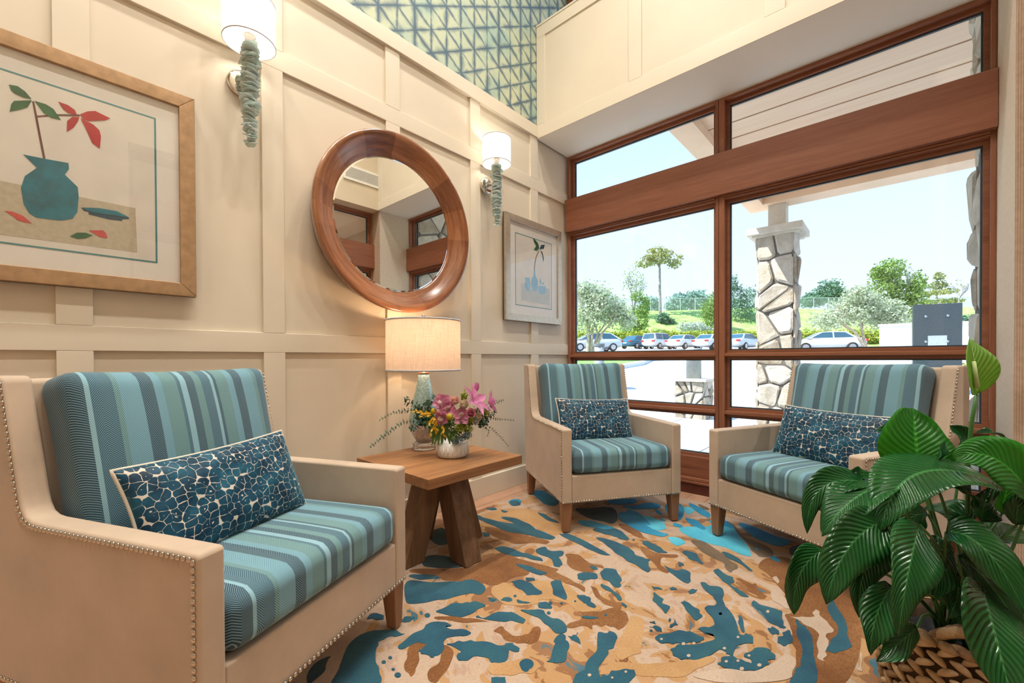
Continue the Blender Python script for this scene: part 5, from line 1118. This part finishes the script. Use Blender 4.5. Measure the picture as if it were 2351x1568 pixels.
 ('B', (850, 1080, 2.0443), [[(745,100),(800,90),(860,120),(890,160),(840,170),(780,130)], [(640,145),(690,130),(720,150),(680,165)], [(830,85),(900,100),(905,130),(850,110)]]),
 ('T', AB, [[(180,980),(250,1050),(300,1120),(340,1250),(360,1330),(350,1400),(360,1600),(130,1600),(170,1470),(240,1400),(240,1300),(190,1080)], [(460,850),(500,815),(540,870),(590,950),(660,1080),(655,1160),(690,1220),(650,1270),(540,1295),(470,1295),(410,1240),(500,1210),(580,1150),(545,1020)], [(565,640),(640,620),(650,720),(600,700)]]),
 ('C', AB, [[(110,970),(180,975),(260,970),(340,965),(345,925),(380,910),(420,990),(520,1080),(480,1110),(460,1160),(470,1220),(430,1260),(460,1300),(440,1370),(400,1370),(390,1250),(400,1150),(350,1080),(250,1030)], [(0,600),(45,660),(20,680),(-30,630)], [(770,1270),(810,1380),(790,1460),(740,1470)], [(-40,690),(60,760),(150,860),(210,890),(100,900),(20,850),(-60,790)]])):
    for q in polys: patch(col, crop, q)
# small round spots
for col, crop, spots in (('C', A6, [(1485, 690, 16), (1525, 872, 14), (1660, 1052, 12), (1240, 1103, 16), (1320, 1100, 14), (1280, 1195, 16), (1555, 1138, 14), (1690, 1295, 18), (1745, 1195, 12), (1825, 1268, 18), (1570, 1240, 14), (1660, 1235, 13), (515, 1345, 16), (795, 1320, 12), (690, 1365, 10), (1070, 1068, 12), (1890, 855, 14)]),
                        ('T', A6, [(1215, 495, 14), (990, 1000, 12), (405, 775, 10), (200, 865, 14), (300, 790, 12), (640, 880, 12), (855, 300, 10), (30, 1260, 60)]), ('T', A5, [(735, 1350, 18), (680, 1388, 20), (1055, 985, 26), (760, 1450, 16), (1810, 820, 16), (2115, 880, 18), (2100, 965, 18), (800, 1500, 30)])):
    for x, y, r_ in spots: patch(col, crop, [(x+r_*math.cos(a), y+r_*0.75*math.sin(a)) for a in np.linspace(0, 2*PI, 9)[:-1]], 1)
# ------------------------------------------------------------------ woven basket
M_STRAW = NT('water_hyacinth_straw'); _t = M_STRAW; _co = _t.coord(); _i = _t.n('ObjectInfo').outputs['Random']
_f = _t.math('ADD', _t.math('MULTIPLY', _t.noise(_t.mapping(_co, (30, 30, 30)), 1.0, 4.0, 0.7), 0.6), _t.math('MULTIPLY', _i, 0.4))
M_STRAW = _t.pbr(_t.ramp(_f, [(0.25, (0.17, 0.085, 0.035)), (0.55, (0.40, 0.25, 0.12)), (0.8, (0.58, 0.42, 0.25))]), 0.7, _t.bump(_t.noise(_t.mapping(_co, (160, 160, 160)), 1.0, 2.0), 0.4, 0.003))
BC = at(2214, 1446, 1.20); BC = Vector((BC.x, BC.y, RUG_T)); BR, BH = 0.185, 0.275
bk = thing('woven_basket', 'round braided straw basket holding the leafy plant, bottom right', 'basket', BC)
MB().lathe([(BR-0.035, 0.002), (BR-0.015, 0.05), (BR-0.012, 0.16), (BR-0.024, BH-0.01), (BR-0.032, BH-0.01), (BR-0.022, 0.16), (BR-0.04, 0.02)], 40).build('body', simple('basket_inner', (0.12, 0.07, 0.035), 0.9, 0.2), bk, True)
def strand(L, r_, seed):
    rnd = random.Random(seed); pts = []; rad = []
    for i in range(6): t = i/5; pts.append((L*(t-0.5), 0.0, 0.004*math.sin(t*PI))); rad.append(r_*(0.35+0.75*math.sin(t*PI)**0.7))
    return MB().tube(pts, rad, 6).mesh('strand', M_STRAW, True)
STR = [strand(0.045, 0.0095, k) for k in range(3)]
def radius(z): return BR-0.018+0.020*math.sin(min(1, z/BH)*PI*0.75)
rnd = random.Random(9)
cam_a = math.atan2(CAM_C[1]-BC.y, CAM_C[0]-BC.x)
nrow = 11; ncol = 26; vis = 0
for r_ in range(nrow):
    z = 0.018+r_*(BH-0.03)/(nrow-1); R_ = radius(z)
    for k in range(ncol):
        a = 2*PI*(k+0.5*(r_ % 2))/ncol
        da = (a-cam_a+PI) % (2*PI)-PI
        if abs(da) > 2.0: continue                    # the side turned away from everything stays the plain body
        tilt = 0.55*(1 if r_ % 2 else -1)
        o = obj('strand', STR[rnd.randrange(3)], bk, (R_*math.cos(a), R_*math.sin(a), z)); o.rotation_euler = (Matrix.Rotation(a+PI/2, 3, 'Z') @ Matrix.Rotation(tilt, 3, 'Y')).to_euler(); vis += 1
# braided rim and a braided handle loop
def braid(path, r_, n, name):
    for k in range(n):
        t = k/(n-1)*(len(path)-1); i = min(int(t), len(path)-2); p = path[i].lerp(path[i+1], t-i); d = (path[i+1]-path[i]).normalized()
        side = d.cross(Vector((0, 0, 1))).normalized() if abs(d.z) < 0.95 else Vector((1, 0, 0)); s_ = 1 if k % 2 else -1
        dd = (d+side*0.45*s_).normalized()
        o = obj('braid_strand', STR[k % 3], bk, p+side*0.006*s_); o.rotation_euler = dd.to_track_quat('X', 'Z').to_euler(); o.scale = (1.1, r_/0.0095, r_/0.0095)
braid([Vector(((BR-0.010)*math.cos(a), (BR-0.010)*math.sin(a), BH)) for a in np.linspace(0, 2*PI, 40)], 0.012, 60, 'rim')
hb = [Vector(((BR-0.03)*math.cos(cam_a+0.45-t*0.75), (BR-0.03)*math.sin(cam_a+0.45-t*0.75), BH+0.012+0.035*math.sin(t*PI))) for t in np.linspace(0, 1, 10)]
braid(hb, 0.013, 15, 'handle')
MB().lathe([(0.005, BH-0.055), (BR-0.045, BH-0.06), (BR-0.045, BH-0.075), (0.005, BH-0.075)], 24).build('soil', simple('dark_moss_soil', (0.012, 0.014, 0.018), 0.95, 0.3, 60.0, bump=0.8), bk)

# ------------------------------------------------------------------ peace lily
def lilymat(name, dark, light, trans, rough=0.22):
    t = NT(name); uv = t.n('UVMap').outputs[0]; s = t.n('SeparateXYZ', Vector=uv); u, v = s.outputs[0], s.outputs[1]
    au = t.math('ABSOLUTE', u)
    vein = t.math('SINE', t.math('MULTIPLY', t.math('SUBTRACT', v, t.math('MULTIPLY', au, 0.30)), 95.0))
    mid = t.math('LESS_THAN', au, 0.045)
    co = t.coord(); f = t.math('ADD', t.math('MULTIPLY', t.noise(co, 9.0, 3.0), 0.7), t.math('MULTIPLY', vein, 0.10))
    c = t.ramp(f, [(0.25, dark), (0.75, light)]); c = t.mix(t.math('MULTIPLY', mid, 0.45), c, tuple(min(1, k*2.0+0.03) for k in light))
    h = t.math('ADD', t.math('MULTIPLY', vein, 0.5), t.math('MULTIPLY', mid, 0.6))
    nb = t.bump(h, 0.55, 0.004)
    p = t.n('BsdfPrincipled'); t.set(p.inputs['Base Color'], c); t.set(p.inputs['Roughness'], rough); t.set(p.inputs['Normal'], nb)
    tl = t.n('BsdfTranslucent', Color=t.mix(0.5, c, (0.35, 0.85, 0.05)))
    return t.surf(t.n('MixShader', i0=trans, i1=p.outputs[0], i2=tl.outputs[0]).outputs[0])
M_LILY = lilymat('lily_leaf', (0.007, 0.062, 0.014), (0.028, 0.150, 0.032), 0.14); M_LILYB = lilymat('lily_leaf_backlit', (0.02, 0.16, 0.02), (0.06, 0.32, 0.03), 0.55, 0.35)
M_STALK = simple('lily_stalk', (0.05, 0.15, 0.03), 0.45, 0.1); M_SPATHE = lilymat('lily_spathe', (0.22, 0.42, 0.06), (0.52, 0.68, 0.22), 0.45, 0.4)
lily = thing('peace_lily', 'big glossy-leaved peace lily growing in the braided basket', 'plant', (BC.x, BC.y, RUG_T+BH-0.05)); LO = Vector(lily.location)
POT = Vector((0, 0, 0))
def leaf(P0, P1, P2, w, up, mat=None, fold=0.25, n=16, m=8, nm='leaf', rnd=None, wavy=0.012, fat=0.42):
    P0, P1, P2 = [Vector(p)-LO for p in (P0, P1, P2)]; Q1 = P1*2-(P0+P2)*0.5; up = Vector(up).normalized()
    vs = []; fs = []; uv = []
    ph = (P0.x*37+P2.y*23) % 6.28
    for i in range(n+1):
        t = i/n; c = P0*(1-t)**2+Q1*2*t*(1-t)+P2*t*t; d = ((Q1-P0)*(1-t)+(P2-Q1)*t)
        if d.length < 1e-6: d = P2-P0
        d.normalize(); side = d.cross(up)
        if side.length < 1e-4: side = d.orthogonal()
        side.normalize(); nr = side.cross(d).normalized()
        prof = ((math.sin(PI*min(1, t**0.72)))**0.72*(1-0.25*t) if not rnd else math.sin(PI*min(1, t**0.95))**0.55) if t < 1 else 0
        ww = w*max(0.004, prof)
        for j in range(m+1):
            s_ = 2*j/m-1
            hgt = fold*ww*abs(s_)**1.3+wavy*math.sin(7*t+ph+2.2*s_)*abs(s_)**2*min(1, prof*1.5)
            vs.append(c+side*ww*s_*(1-0.1*fold)+nr*hgt); uv.append((s_, t*(P2-P0).length*4))
    for i in range(n):
        for j in range(m): fs.append((i*(m+1)+j, i*(m+1)+j+1, (i+1)*(m+1)+j+1, (i+1)*(m+1)+j))
    me = bpy.data.meshes.new(nm); me.from_pydata(vs, [], fs); me.update(); ul = me.uv_layers.new(name='UVMap')
    for l in me.loops: ul.data[l.index].uv = uv[l.vertex_index]
    me.polygons.foreach_set('use_smooth', [True]*len(me.polygons)); me.materials.append(mat or M_LILY)
    o = obj(nm, me, lily); sm = o.modifiers.new('solid', 'SOLIDIFY'); sm.thickness = 0.0009
    return o, P0
def stalk(P0, k, r_=0.0042):
    a = k*2.4; b0 = Vector((0.05*math.cos(a), 0.05*math.sin(a), -0.01)); mid = b0.lerp(P0, 0.5)+Vector((0, 0, 0.05)); 
    MB().tube([b0, b0.lerp(mid, 0.6)+Vector((0, 0, 0.015)), mid, mid.lerp(P0, 0.6)+Vector((0, 0, 0.012)), P0], [r_*1.3, r_*1.2, r_, r_*0.9, r_*0.7], 6).build('stalk', M_STALK, lily, True)
TOCAM = -Vector(CF); UPV = Vector((0, 0, 1))
def mixv(a): return (TOCAM*(1-a)+UPV*a)
LEAVES = [ # (base px, depth), (mid), (tip), half width in m, facing (0 = to the viewer, 1 = up), backlit, fold
 ((2112, 1088, 1.30), (2103, 1015, 1.30), (2098, 938, 1.33), 0.118, -0.1, 1, 0.05),
 ((2290, 1108, 1.20), (2105, 1088, 1.16), (2022, 1222, 1.10), 0.105, 0.75, 0, 0.10),
 ((2010, 1112, 1.22), (1890, 1118, 1.22), (1853, 1226, 1.20), 0.045, 0.5, 0, 0.25),
 ((2050, 1105, 1.20), (1955, 1150, 1.16), (1887, 1232, 1.14), 0.068, 0.85, 0, 0.15),
 ((2030, 1195, 1.12), (1945, 1262, 1.07), (1897, 1388, 1.04), 0.075, 0.25, 0, 0.14),
 ((2112, 1205, 1.10), (2086, 1310, 1.03), (2062, 1460, 1.00), 0.070, 0.2, 0, 0.12),
 ((2172, 1222, 1.10), (2262, 1262, 1.04), (2362, 1420, 0.98), 0.080, 0.55, 0, 0.16),
 ((2258, 1355, 1.04), (2285, 1460, 0.97), (2335, 1650, 0.92), 0.092, 0.25, 0, 0.12),
 ((1890, 1262, 1.16), (1836, 1320, 1.14), (1823, 1412, 1.13), 0.050, 0.3, 0, 0.2),
 ((2035, 1240, 1.14), (1985, 1310, 1.12), (1972, 1418, 1.10), 0.050, 0.3, 0, 0.25),
 ((2048, 1345, 1.08), (2010, 1420, 1.04), (2000, 1505, 1.02), 0.048, 0.3, 0, 0.2),
 ((2105, 1440, 1.04), (2060, 1480, 1.02), (2012, 1518, 1.01), 0.034, 0.3, 0, 0.2),
 ((2375, 1150, 1.16), (2282, 1052, 1.15), (2184, 1058, 1.17), 0.075, 0.25, 1, 0.22),
 ((2325, 1040, 1.25), (2292, 998, 1.25), (2240, 993, 1.25), 0.018, 0.5, 0, 0.3),
 ((2335, 1205, 1.15), (2338, 1160, 1.16), (2362, 1095, 1.18), 0.042, 0.0, 0, 0.2),
 ((2255, 1198, 1.18), (2262, 1150, 1.20), (2292, 1098, 1.22), 0.042, 0.1, 0, 0.3),
 ((2245, 1165, 1.20), (2215, 1125, 1.20), (2186, 1120, 1.20), 0.030, 0.6, 0, 0.35),
 ((2200, 1275, 1.10), (2275, 1345, 1.06), (2352, 1460, 1.03), 0.055, 0.4, 0, 0.2),
 ((2005, 1090, 1.24), (1970, 1088, 1.24), (1944, 1090, 1.24), 0.022, 0.4, 0, 0.2),
 ((2210, 1045, 1.32), (2204, 1000, 1.33), (2180, 978, 1.34), 0.030, 0.1, 0, 0.5),
 ((2136, 1084, 1.24), (2156, 1045, 1.24), (2170, 1012, 1.24), 0.010, 0.1, 0, 0.6),
 ((2080, 1005, 1.36), (2040, 984, 1.36), (2008, 992, 1.36), 0.016, 0.5, 0, 0.3),
 ((2300, 1180, 1.22), (2310, 1130, 1.24), (2330, 1080, 1.25), 0.05, 0.2, 1, 0.2),
 ((2150, 1230, 1.18), (2160, 1300, 1.14), (2140, 1380, 1.12), 0.05, 0.3, 0, 0.2),
 ((2190, 1290, 1.16), (2200, 1350, 1.13), (2180, 1420, 1.11), 0.05, 0.3, 0, 0.2),
 ((2130, 1180, 1.22), (2090, 1190, 1.24), (2040, 1230, 1.25), 0.05, 0.6, 0, 0.2),
 ((2230, 1200, 1.22), (2180, 1170, 1.26), (2120, 1170, 1.30), 0.05, 0.6, 0, 0.2),
 ((2280, 1240, 1.2), (2330, 1230, 1.22), (2390, 1260, 1.24), 0.06, 0.7, 0, 0.2),
]
for k, (a, b, c, w, f, bl, fo) in enumerate(LEAVES):
    o, P0 = leaf(at(*a), at(*b), at(*c), w, mixv(f), M_LILYB if bl else M_LILY, fo, rnd=(k == 0))
    stalk(P0, k)
# flower: hooded spathe around a small spadix, on a tall stalk
fb_ = at(2243, 905, 1.22); ft = at(2226, 776, 1.22); fm = at(2238, 835, 1.20)
o, P0 = leaf(fb_, fm, ft, 0.052, mixv(-0.2), M_SPATHE, 0.45, nm='spathe', wavy=0.004)
MB().tube([Vector(at(2243, 890, 1.20))-LO, Vector(at(2236, 830, 1.19))-LO], [0.006, 0.004], 8).build('spadix', simple('spadix', (0.45, 0.55, 0.25), 0.7), lily, True)
MB().tube([Vector((0.02, -0.03, 0)), Vector(at(2222, 1180, 1.24))-LO, Vector(at(2222, 1060, 1.24))-LO, Vector(at(2232, 960, 1.23))-LO, P0], [0.006, 0.006, 0.0055, 0.005, 0.005], 8).build('stalk', M_STALK, lily, True)

# ------------------------------------------------------------------ flower arrangement on the table
VC = Vector((-1.88, -0.525, 0.5205)); VD = 2.3196
fa = thing('flower_arrangement', 'mixed pink flower arrangement in a small white ribbed pot on the table', 'flowers', VC)
def w3(x, y, dd=0.0): return Vector(at(840+x/6.717, 880+y/6.717, VD+dd))-VC
M_POT = simple('white_stoneware', (0.80, 0.80, 0.77), 0.45, 0.04, 12.0)
pt = MB().lathe([(0.055, 0.0), (0.078, 0.004), (0.084, 0.02), (0.086, 0.05), (0.085, 0.082), (0.079, 0.082), (0.078, 0.02), (0.02, 0.012)], 40).build('pot', M_POT, fa, True)
rib = MB().tube([(0, 0, 0.016), (0.003, 0.004, 0.040), (0, 0, 0.066)], [0.0015, 0.0035, 0.0015], 6).mesh('rib', M_POT, True)
for k in range(22):
    a = 2*PI*k/22; obj('rib', rib, pt, (0.0855*math.cos(a), 0.0855*math.sin(a), 0), (0, 0, a))
def fl(name, c, r=0.5, tr=0.3):
    t = NT(name); co = t.coord(); f = t.noise(co, 60.0, 3.0); cc = t.ramp(f, [(0.3, tuple(k*0.8 for k in c)), (0.7, c)])
    return t.surf(t.n('MixShader', i0=tr, i1=t.n('BsdfPrincipled', Base_Color=cc, Roughness=r).outputs[0], i2=t.n('BsdfTranslucent', Color=cc).outputs[0]).outputs[0])
F_ORCH = fl('orchid_pink', (0.60, 0.21, 0.34)); F_LILY = fl('lily_pink', (0.72, 0.27, 0.50)); F_BLUSH = fl('blush_rose', (0.82, 0.52, 0.44)); F_CREAM = fl('cream_rose', (0.80, 0.68, 0.50)); F_ROSE = fl('pink_rose', (0.82, 0.33, 0.42)); F_YEL = fl('billy_button', (0.55, 0.42, 0.02)); F_GOLD = fl('golden_petal', (0.70, 0.42, 0.02)); F_LIPP = fl('orchid_lip', (0.75, 0.60, 0.55))
F_EUC = fl('eucalyptus_leaf', (0.10, 0.20, 0.15)); F_EUCD = fl('eucalyptus_dark', (0.09, 0.11, 0.06)); F_LIME = fl('lime_filler', (0.34, 0.40, 0.05)); F_BLADE = fl('blade_leaf', (0.10, 0.20, 0.04)); F_DUSTY = fl('dusty_blue_filler', (0.22, 0.30, 0.32)); F_WHITE = fl('white_bloom', (0.82, 0.80, 0.72))
def petal(b, o, d, up, L, w, curl=0.3, n=6, m=4, tip=1.0):
    d = Vector(d).normalized(); up = Vector(up); side = d.cross(up)
    side = side.normalized() if side.length > 1e-4 else d.orthogonal().normalized(); nr = side.cross(d).normalized(); vs = []; fs = []
    for i in range(n+1):
        t = i/n; c = o+d*L*t*(1-0.12*curl*t)+nr*L*curl*(t*t)*0.55; ww = w*math.sin(PI*min(0.985, 0.06+0.94*t**tip))**0.8
        for j in range(m+1): s_ = 2*j/m-1; vs.append(c+side*ww*s_+nr*(ww*0.35*s_*s_))
    for i in range(n):
        for j in range(m): fs.append((i*(m+1)+j, i*(m+1)+j+1, (i+1)*(m+1)+j+1, (i+1)*(m+1)+j))
    b.add(vs, fs)
TC3 = (TOCAM+Vector((0, 0, 0.35))).normalized()
def basis(n): n = Vector(n).normalized(); u = n.orthogonal().normalized(); return u, n.cross(u), n
def star(name, c, n, k, L, w, mat, curl=0.2, phase=0.0, tip=1.0, open_=0.25, lip=None):
    u, v_, nn = basis(n); b = MB()
    for i in range(k):
        a = phase+2*PI*i/k; d = u*math.cos(a)+v_*math.sin(a)+nn*open_; petal(b, c, d, nn, L, w, curl, tip=tip)
    o = b.build(name, mat, fa, True, flip_fix=False)
    if lip:
        b = MB()
        for a in (-0.7, 0.0, 0.7): petal(b, c+nn*0.004, nn*1.0+u*math.sin(a)*0.6-v_*0.4, v_, L*0.5, w*0.55, -0.5)
        b.build('lip', lip, o, True, flip_fix=False)
def rose(name, c, n, R_, mat, rings=4):
    u, v_, nn = basis(n); b = MB()
    for r_ in range(rings):
        k = 5 if r_ else 3; f = (r_+1)/rings
        for i in range(k):
            a = 2*PI*i/k+r_*0.7; d = (u*math.cos(a)+v_*math.sin(a))*(0.25+0.75*f)+nn*(1.15-0.65*f)
            petal(b, c+(u*math.cos(a)+v_*math.sin(a))*R_*0.12*f-nn*R_*0.35, d, nn, R_*1.05, R_*0.62, 0.25*f+0.35, tip=0.75)
    b.build(name, mat, fa, True, flip_fix=False)
star('orchid', w3(1180, 300, -0.07), TC3, 5, 0.0540, 0.0288, F_ORCH, 0.15, 0.35, 0.85, 0.12, F_LIPP); star('orchid', w3(1260, 400, -0.08), TC3+Vector((0.3, 0, -0.2)), 5, 0.0504, 0.0252, F_ORCH, 0.2, 0.9, 0.85, 0.2, F_LIPP)
star('orchid', w3(1480, 500, -0.09), TC3+Vector((0.1, 0, -0.2)), 5, 0.0540, 0.0252, F_ORCH, 0.15, 0.2, 0.85, 0.15, F_LIPP); star('orchid', w3(1180, 520, -0.08), TC3+Vector((-0.3, 0.2, -0.6)), 5, 0.0486, 0.0252, F_ORCH, 0.2, 1.5, 0.85, 0.3, F_LIPP)
star('lily', w3(1660, 290, -0.05), Vector((0.25, -0.75, 0.55)), 6, 0.1044, 0.0234, F_LILY, -0.35, 0.4, 1.0, 0.5); star('lily', w3(1880, 300, -0.02), Vector((0.75, -0.5, 0.2)), 6, 0.0756, 0.0198, F_LILY, -0.3, 0.1, 1.0, 0.6)
star('lily_bud', w3(1690, 150, 0.0), Vector((0.15, -0.1, 1)), 4, 0.0612, 0.0144, F_LILY, 0.3, 0.3, 1.0, 2.4)
rose('rose', w3(1370, 280, -0.060), TC3+Vector((0, 0, 0.5)), 0.0348, F_BLUSH); rose('rose', w3(1510, 340, -0.080), TC3+Vector((0, 0, 0.4)), 0.0348, F_CREAM); rose('rose', w3(1620, 460, -0.120), TC3+Vector((0.2, 0, 0)), 0.0319, F_ROSE, 5); rose('rose', w3(1720, 520, -0.090), TC3+Vector((0.5, -0.2, -0.1)), 0.0290, F_CREAM); rose('ranunculus', w3(1690, 590, -0.100), TC3+Vector((0.3, 0, -0.5)), 0.0217, F_WHITE); rose('ranunculus', w3(1745, 410, -0.080), TC3+Vector((0.3, 0, 0.3)), 0.0203, F_WHITE)
def ball(c, r_): MB().lathe([(r_*math.sin(a), -r_*math.cos(a)) for a in np.linspace(0.1, PI-0.1, 9)], 14, Matrix.Translation(c)).build('billy_button', F_YEL, fa, True)
ball(w3(1045, 430, -0.07), 0.0170); ball(w3(1290, 515, -0.10), 0.0184)
def spray(name, pts, mat, r_, n, leafr, seed, pair=True, stemr=0.0008, dd=0.0):
    rnd = random.Random(seed); P_ = [w3(x, y, d) for x, y, d in pts]; b = MB(); b.tube(P_, stemr, 5)
    for k in range(n):
        t = (k+0.6)/n*(len(P_)-1); i = min(int(t), len(P_)-2); c = P_[i].lerp(P_[i+1], t-i); d = (P_[i+1]-P_[i]).normalized(); u, v_, _n = basis(d)
        rr = leafr*(1.15-0.55*k/n)*rnd.uniform(0.85, 1.15)
        for s_ in (0, PI):
            a = k*1.571+s_+rnd.uniform(-0.3, 0.3); e = (u*math.cos(a)+v_*math.sin(a)+d*0.25); petal(b, c, e, d+u*0.2, rr*2, rr*(0.85 if pair else 0.35), 0.1, 4, 2, 0.9)
    b.build(name, mat, fa, True, flip_fix=False)
spray('eucalyptus_sprig', [(900, 420, -0.01), (640, 420, 0.0), (420, 450, 0.0), (200, 570, 0.0)], F_EUC, 0, 15, 0.0089, 1); spray('eucalyptus_sprig', [(880, 560, -0.03), (560, 600, -0.04), (300, 790, -0.04), (65, 985, -0.03)], F_EUC, 0, 19, 0.0102, 2)
spray('eucalyptus_sprig', [(900, 420, 0), (760, 330, 0.0), (600, 290, 0.0), (640, 215, 0.01)], F_EUC, 0, 9, 0.0158, 3); spray('eucalyptus_sprig', [(960, 480, -0.03), (820, 560, -0.05), (760, 680, -0.05), (690, 700, -0.05)], F_EUC, 0, 10, 0.0158, 4); spray('eucalyptus_sprig', [(980, 380, 0), (960, 300, 0.02), (1040, 220, 0.02), (1060, 185, 0.02)], F_EUC, 0, 8, 0.0149, 5)
spray('eucalyptus_sprig', [(1750, 500, 0.0), (1950, 540, 0.02), (2100, 555, 0.02), (2290, 570, 0.02)], F_EUCD, 0, 13, 0.0078, 6); spray('eucalyptus_sprig', [(1750, 580, -0.02), (1950, 700, -0.02), (2080, 830, -0.02), (2200, 970, -0.02)], F_EUCD, 0, 14, 0.0074, 7); spray('eucalyptus_sprig', [(1800, 420, 0), (1930, 350, 0.0), (2030, 290, 0.0), (2125, 255, 0.0)], F_EUC, 0, 9, 0.0108, 8)
spray('eucalyptus_sprig', [(1560, 260, 0.03), (1520, 180, 0.04), (1520, 110, 0.04), (1550, 60, 0.04)], F_LIME, 0, 9, 0.0102, 9); spray('eucalyptus_sprig', [(900, 420, -0.01), (1000, 430, -0.02), (920, 400, -0.03), (760, 370, -0.02)], F_EUCD, 0, 10, 0.0139, 10); spray('olive_sprig', [(1760, 600, -0.02), (1850, 680, -0.03), (1900, 740, -0.03), (1870, 820, -0.03)], F_EUCD, 0, 12, 0.0102, 11, False); spray('olive_sprig', [(1780, 480, 0), (1880, 520, -0.01), (1950, 480, -0.01), (2000, 440, 0)], F_EUCD, 0, 9, 0.0112, 12)
for k, (x0, y0, x1, y1) in enumerate([(1100, 640, 1010, 960), (1150, 650, 1110, 960), (1180, 640, 1180, 930), (1210, 640, 1230, 880), (1240, 640, 1300, 960), (1070, 600, 960, 780), (1050, 560, 920, 660), (1140, 700, 1060, 930), (1260, 700, 1350, 950), (1110, 600, 1120, 780), (1080, 640, 1000, 860), (1200, 700, 1160, 940)]):
    b = MB(); o_ = w3(x0, y0, -0.07); e_ = w3(x1, y1, -0.085); petal(b, o_, e_-o_, TC3, (e_-o_).length, 0.0085, -0.15, 8, 2); b.build('blade_leaf', F_BLADE, fa, True, flip_fix=False)
rnd = random.Random(77)
for k, (x0, y0, x1, y1) in enumerate([(1000, 480, 760, 430), (1010, 490, 860, 500), (1060, 520, 990, 600), (1060, 620, 990, 790), (1070, 540, 1060, 600), (1190, 650, 1200, 790), (1080, 650, 1075, 730), (1000, 460, 900, 470)]):
    b = MB(); n = 7
    for i in range(n):
        t = i/(n-1); c = w3(x0+(x1-x0)*t, y0+(y1-y0)*t, -0.095); d = w3(x1, y1, -0.095)-w3(x0, y0, -0.095)
        petal(b, c, d.normalized()+Vector((rnd.uniform(-.8, .8), rnd.uniform(-.8, .8), rnd.uniform(-.5, .5))), TC3, 0.022, 0.0055, 0.2, 4, 2)
    b.build('golden_bloom', F_GOLD, fa, True, flip_fix=False)
def filler(name, blobs, n, size, mat, seed):
    o = leaves(name, [(tuple(w3(x, y, d)), (rx, rx, rz), 1) for x, y, d, rx, rz in blobs], n, size, mat, fa, seed, 0.1); return o
filler('lime_filler', [(1450, 680, -0.085, 0.0320, 0.0288), (1580, 700, -0.08, 0.0288, 0.0256), (1500, 620, -0.07, 0.0352, 0.0256), (1840, 450, -0.02, 0.0256, 0.0288), (1500, 200, 0.02, 0.0160, 0.0256), (1650, 580, -0.07, 0.0224, 0.0192)], 1500, 0.0048, F_LIME, 5)
filler('dusty_filler', [(1450, 860, -0.085, 0.0320, 0.0208), (1560, 800, -0.085, 0.0256, 0.0224), (1380, 900, -0.085, 0.0192, 0.0128)], 900, 0.0050, F_DUSTY, 6)
filler('green_filler', [(1200, 620, -0.02, 0.0720, 0.0560), (1450, 560, -0.01, 0.0880, 0.0640), (1650, 520, -0.01, 0.0720, 0.0560), (980, 540, -0.02, 0.0480, 0.0480), (1350, 760, -0.04, 0.0800, 0.0400)], 1500, 0.009, F_BLADE, 7)
filler('dark_filler', [(880, 600, -0.03, 0.0352, 0.0320), (1800, 600, -0.01, 0.0352, 0.0288), (820, 480, -0.01, 0.0320, 0.0320)], 420, 0.010, F_EUC, 8)
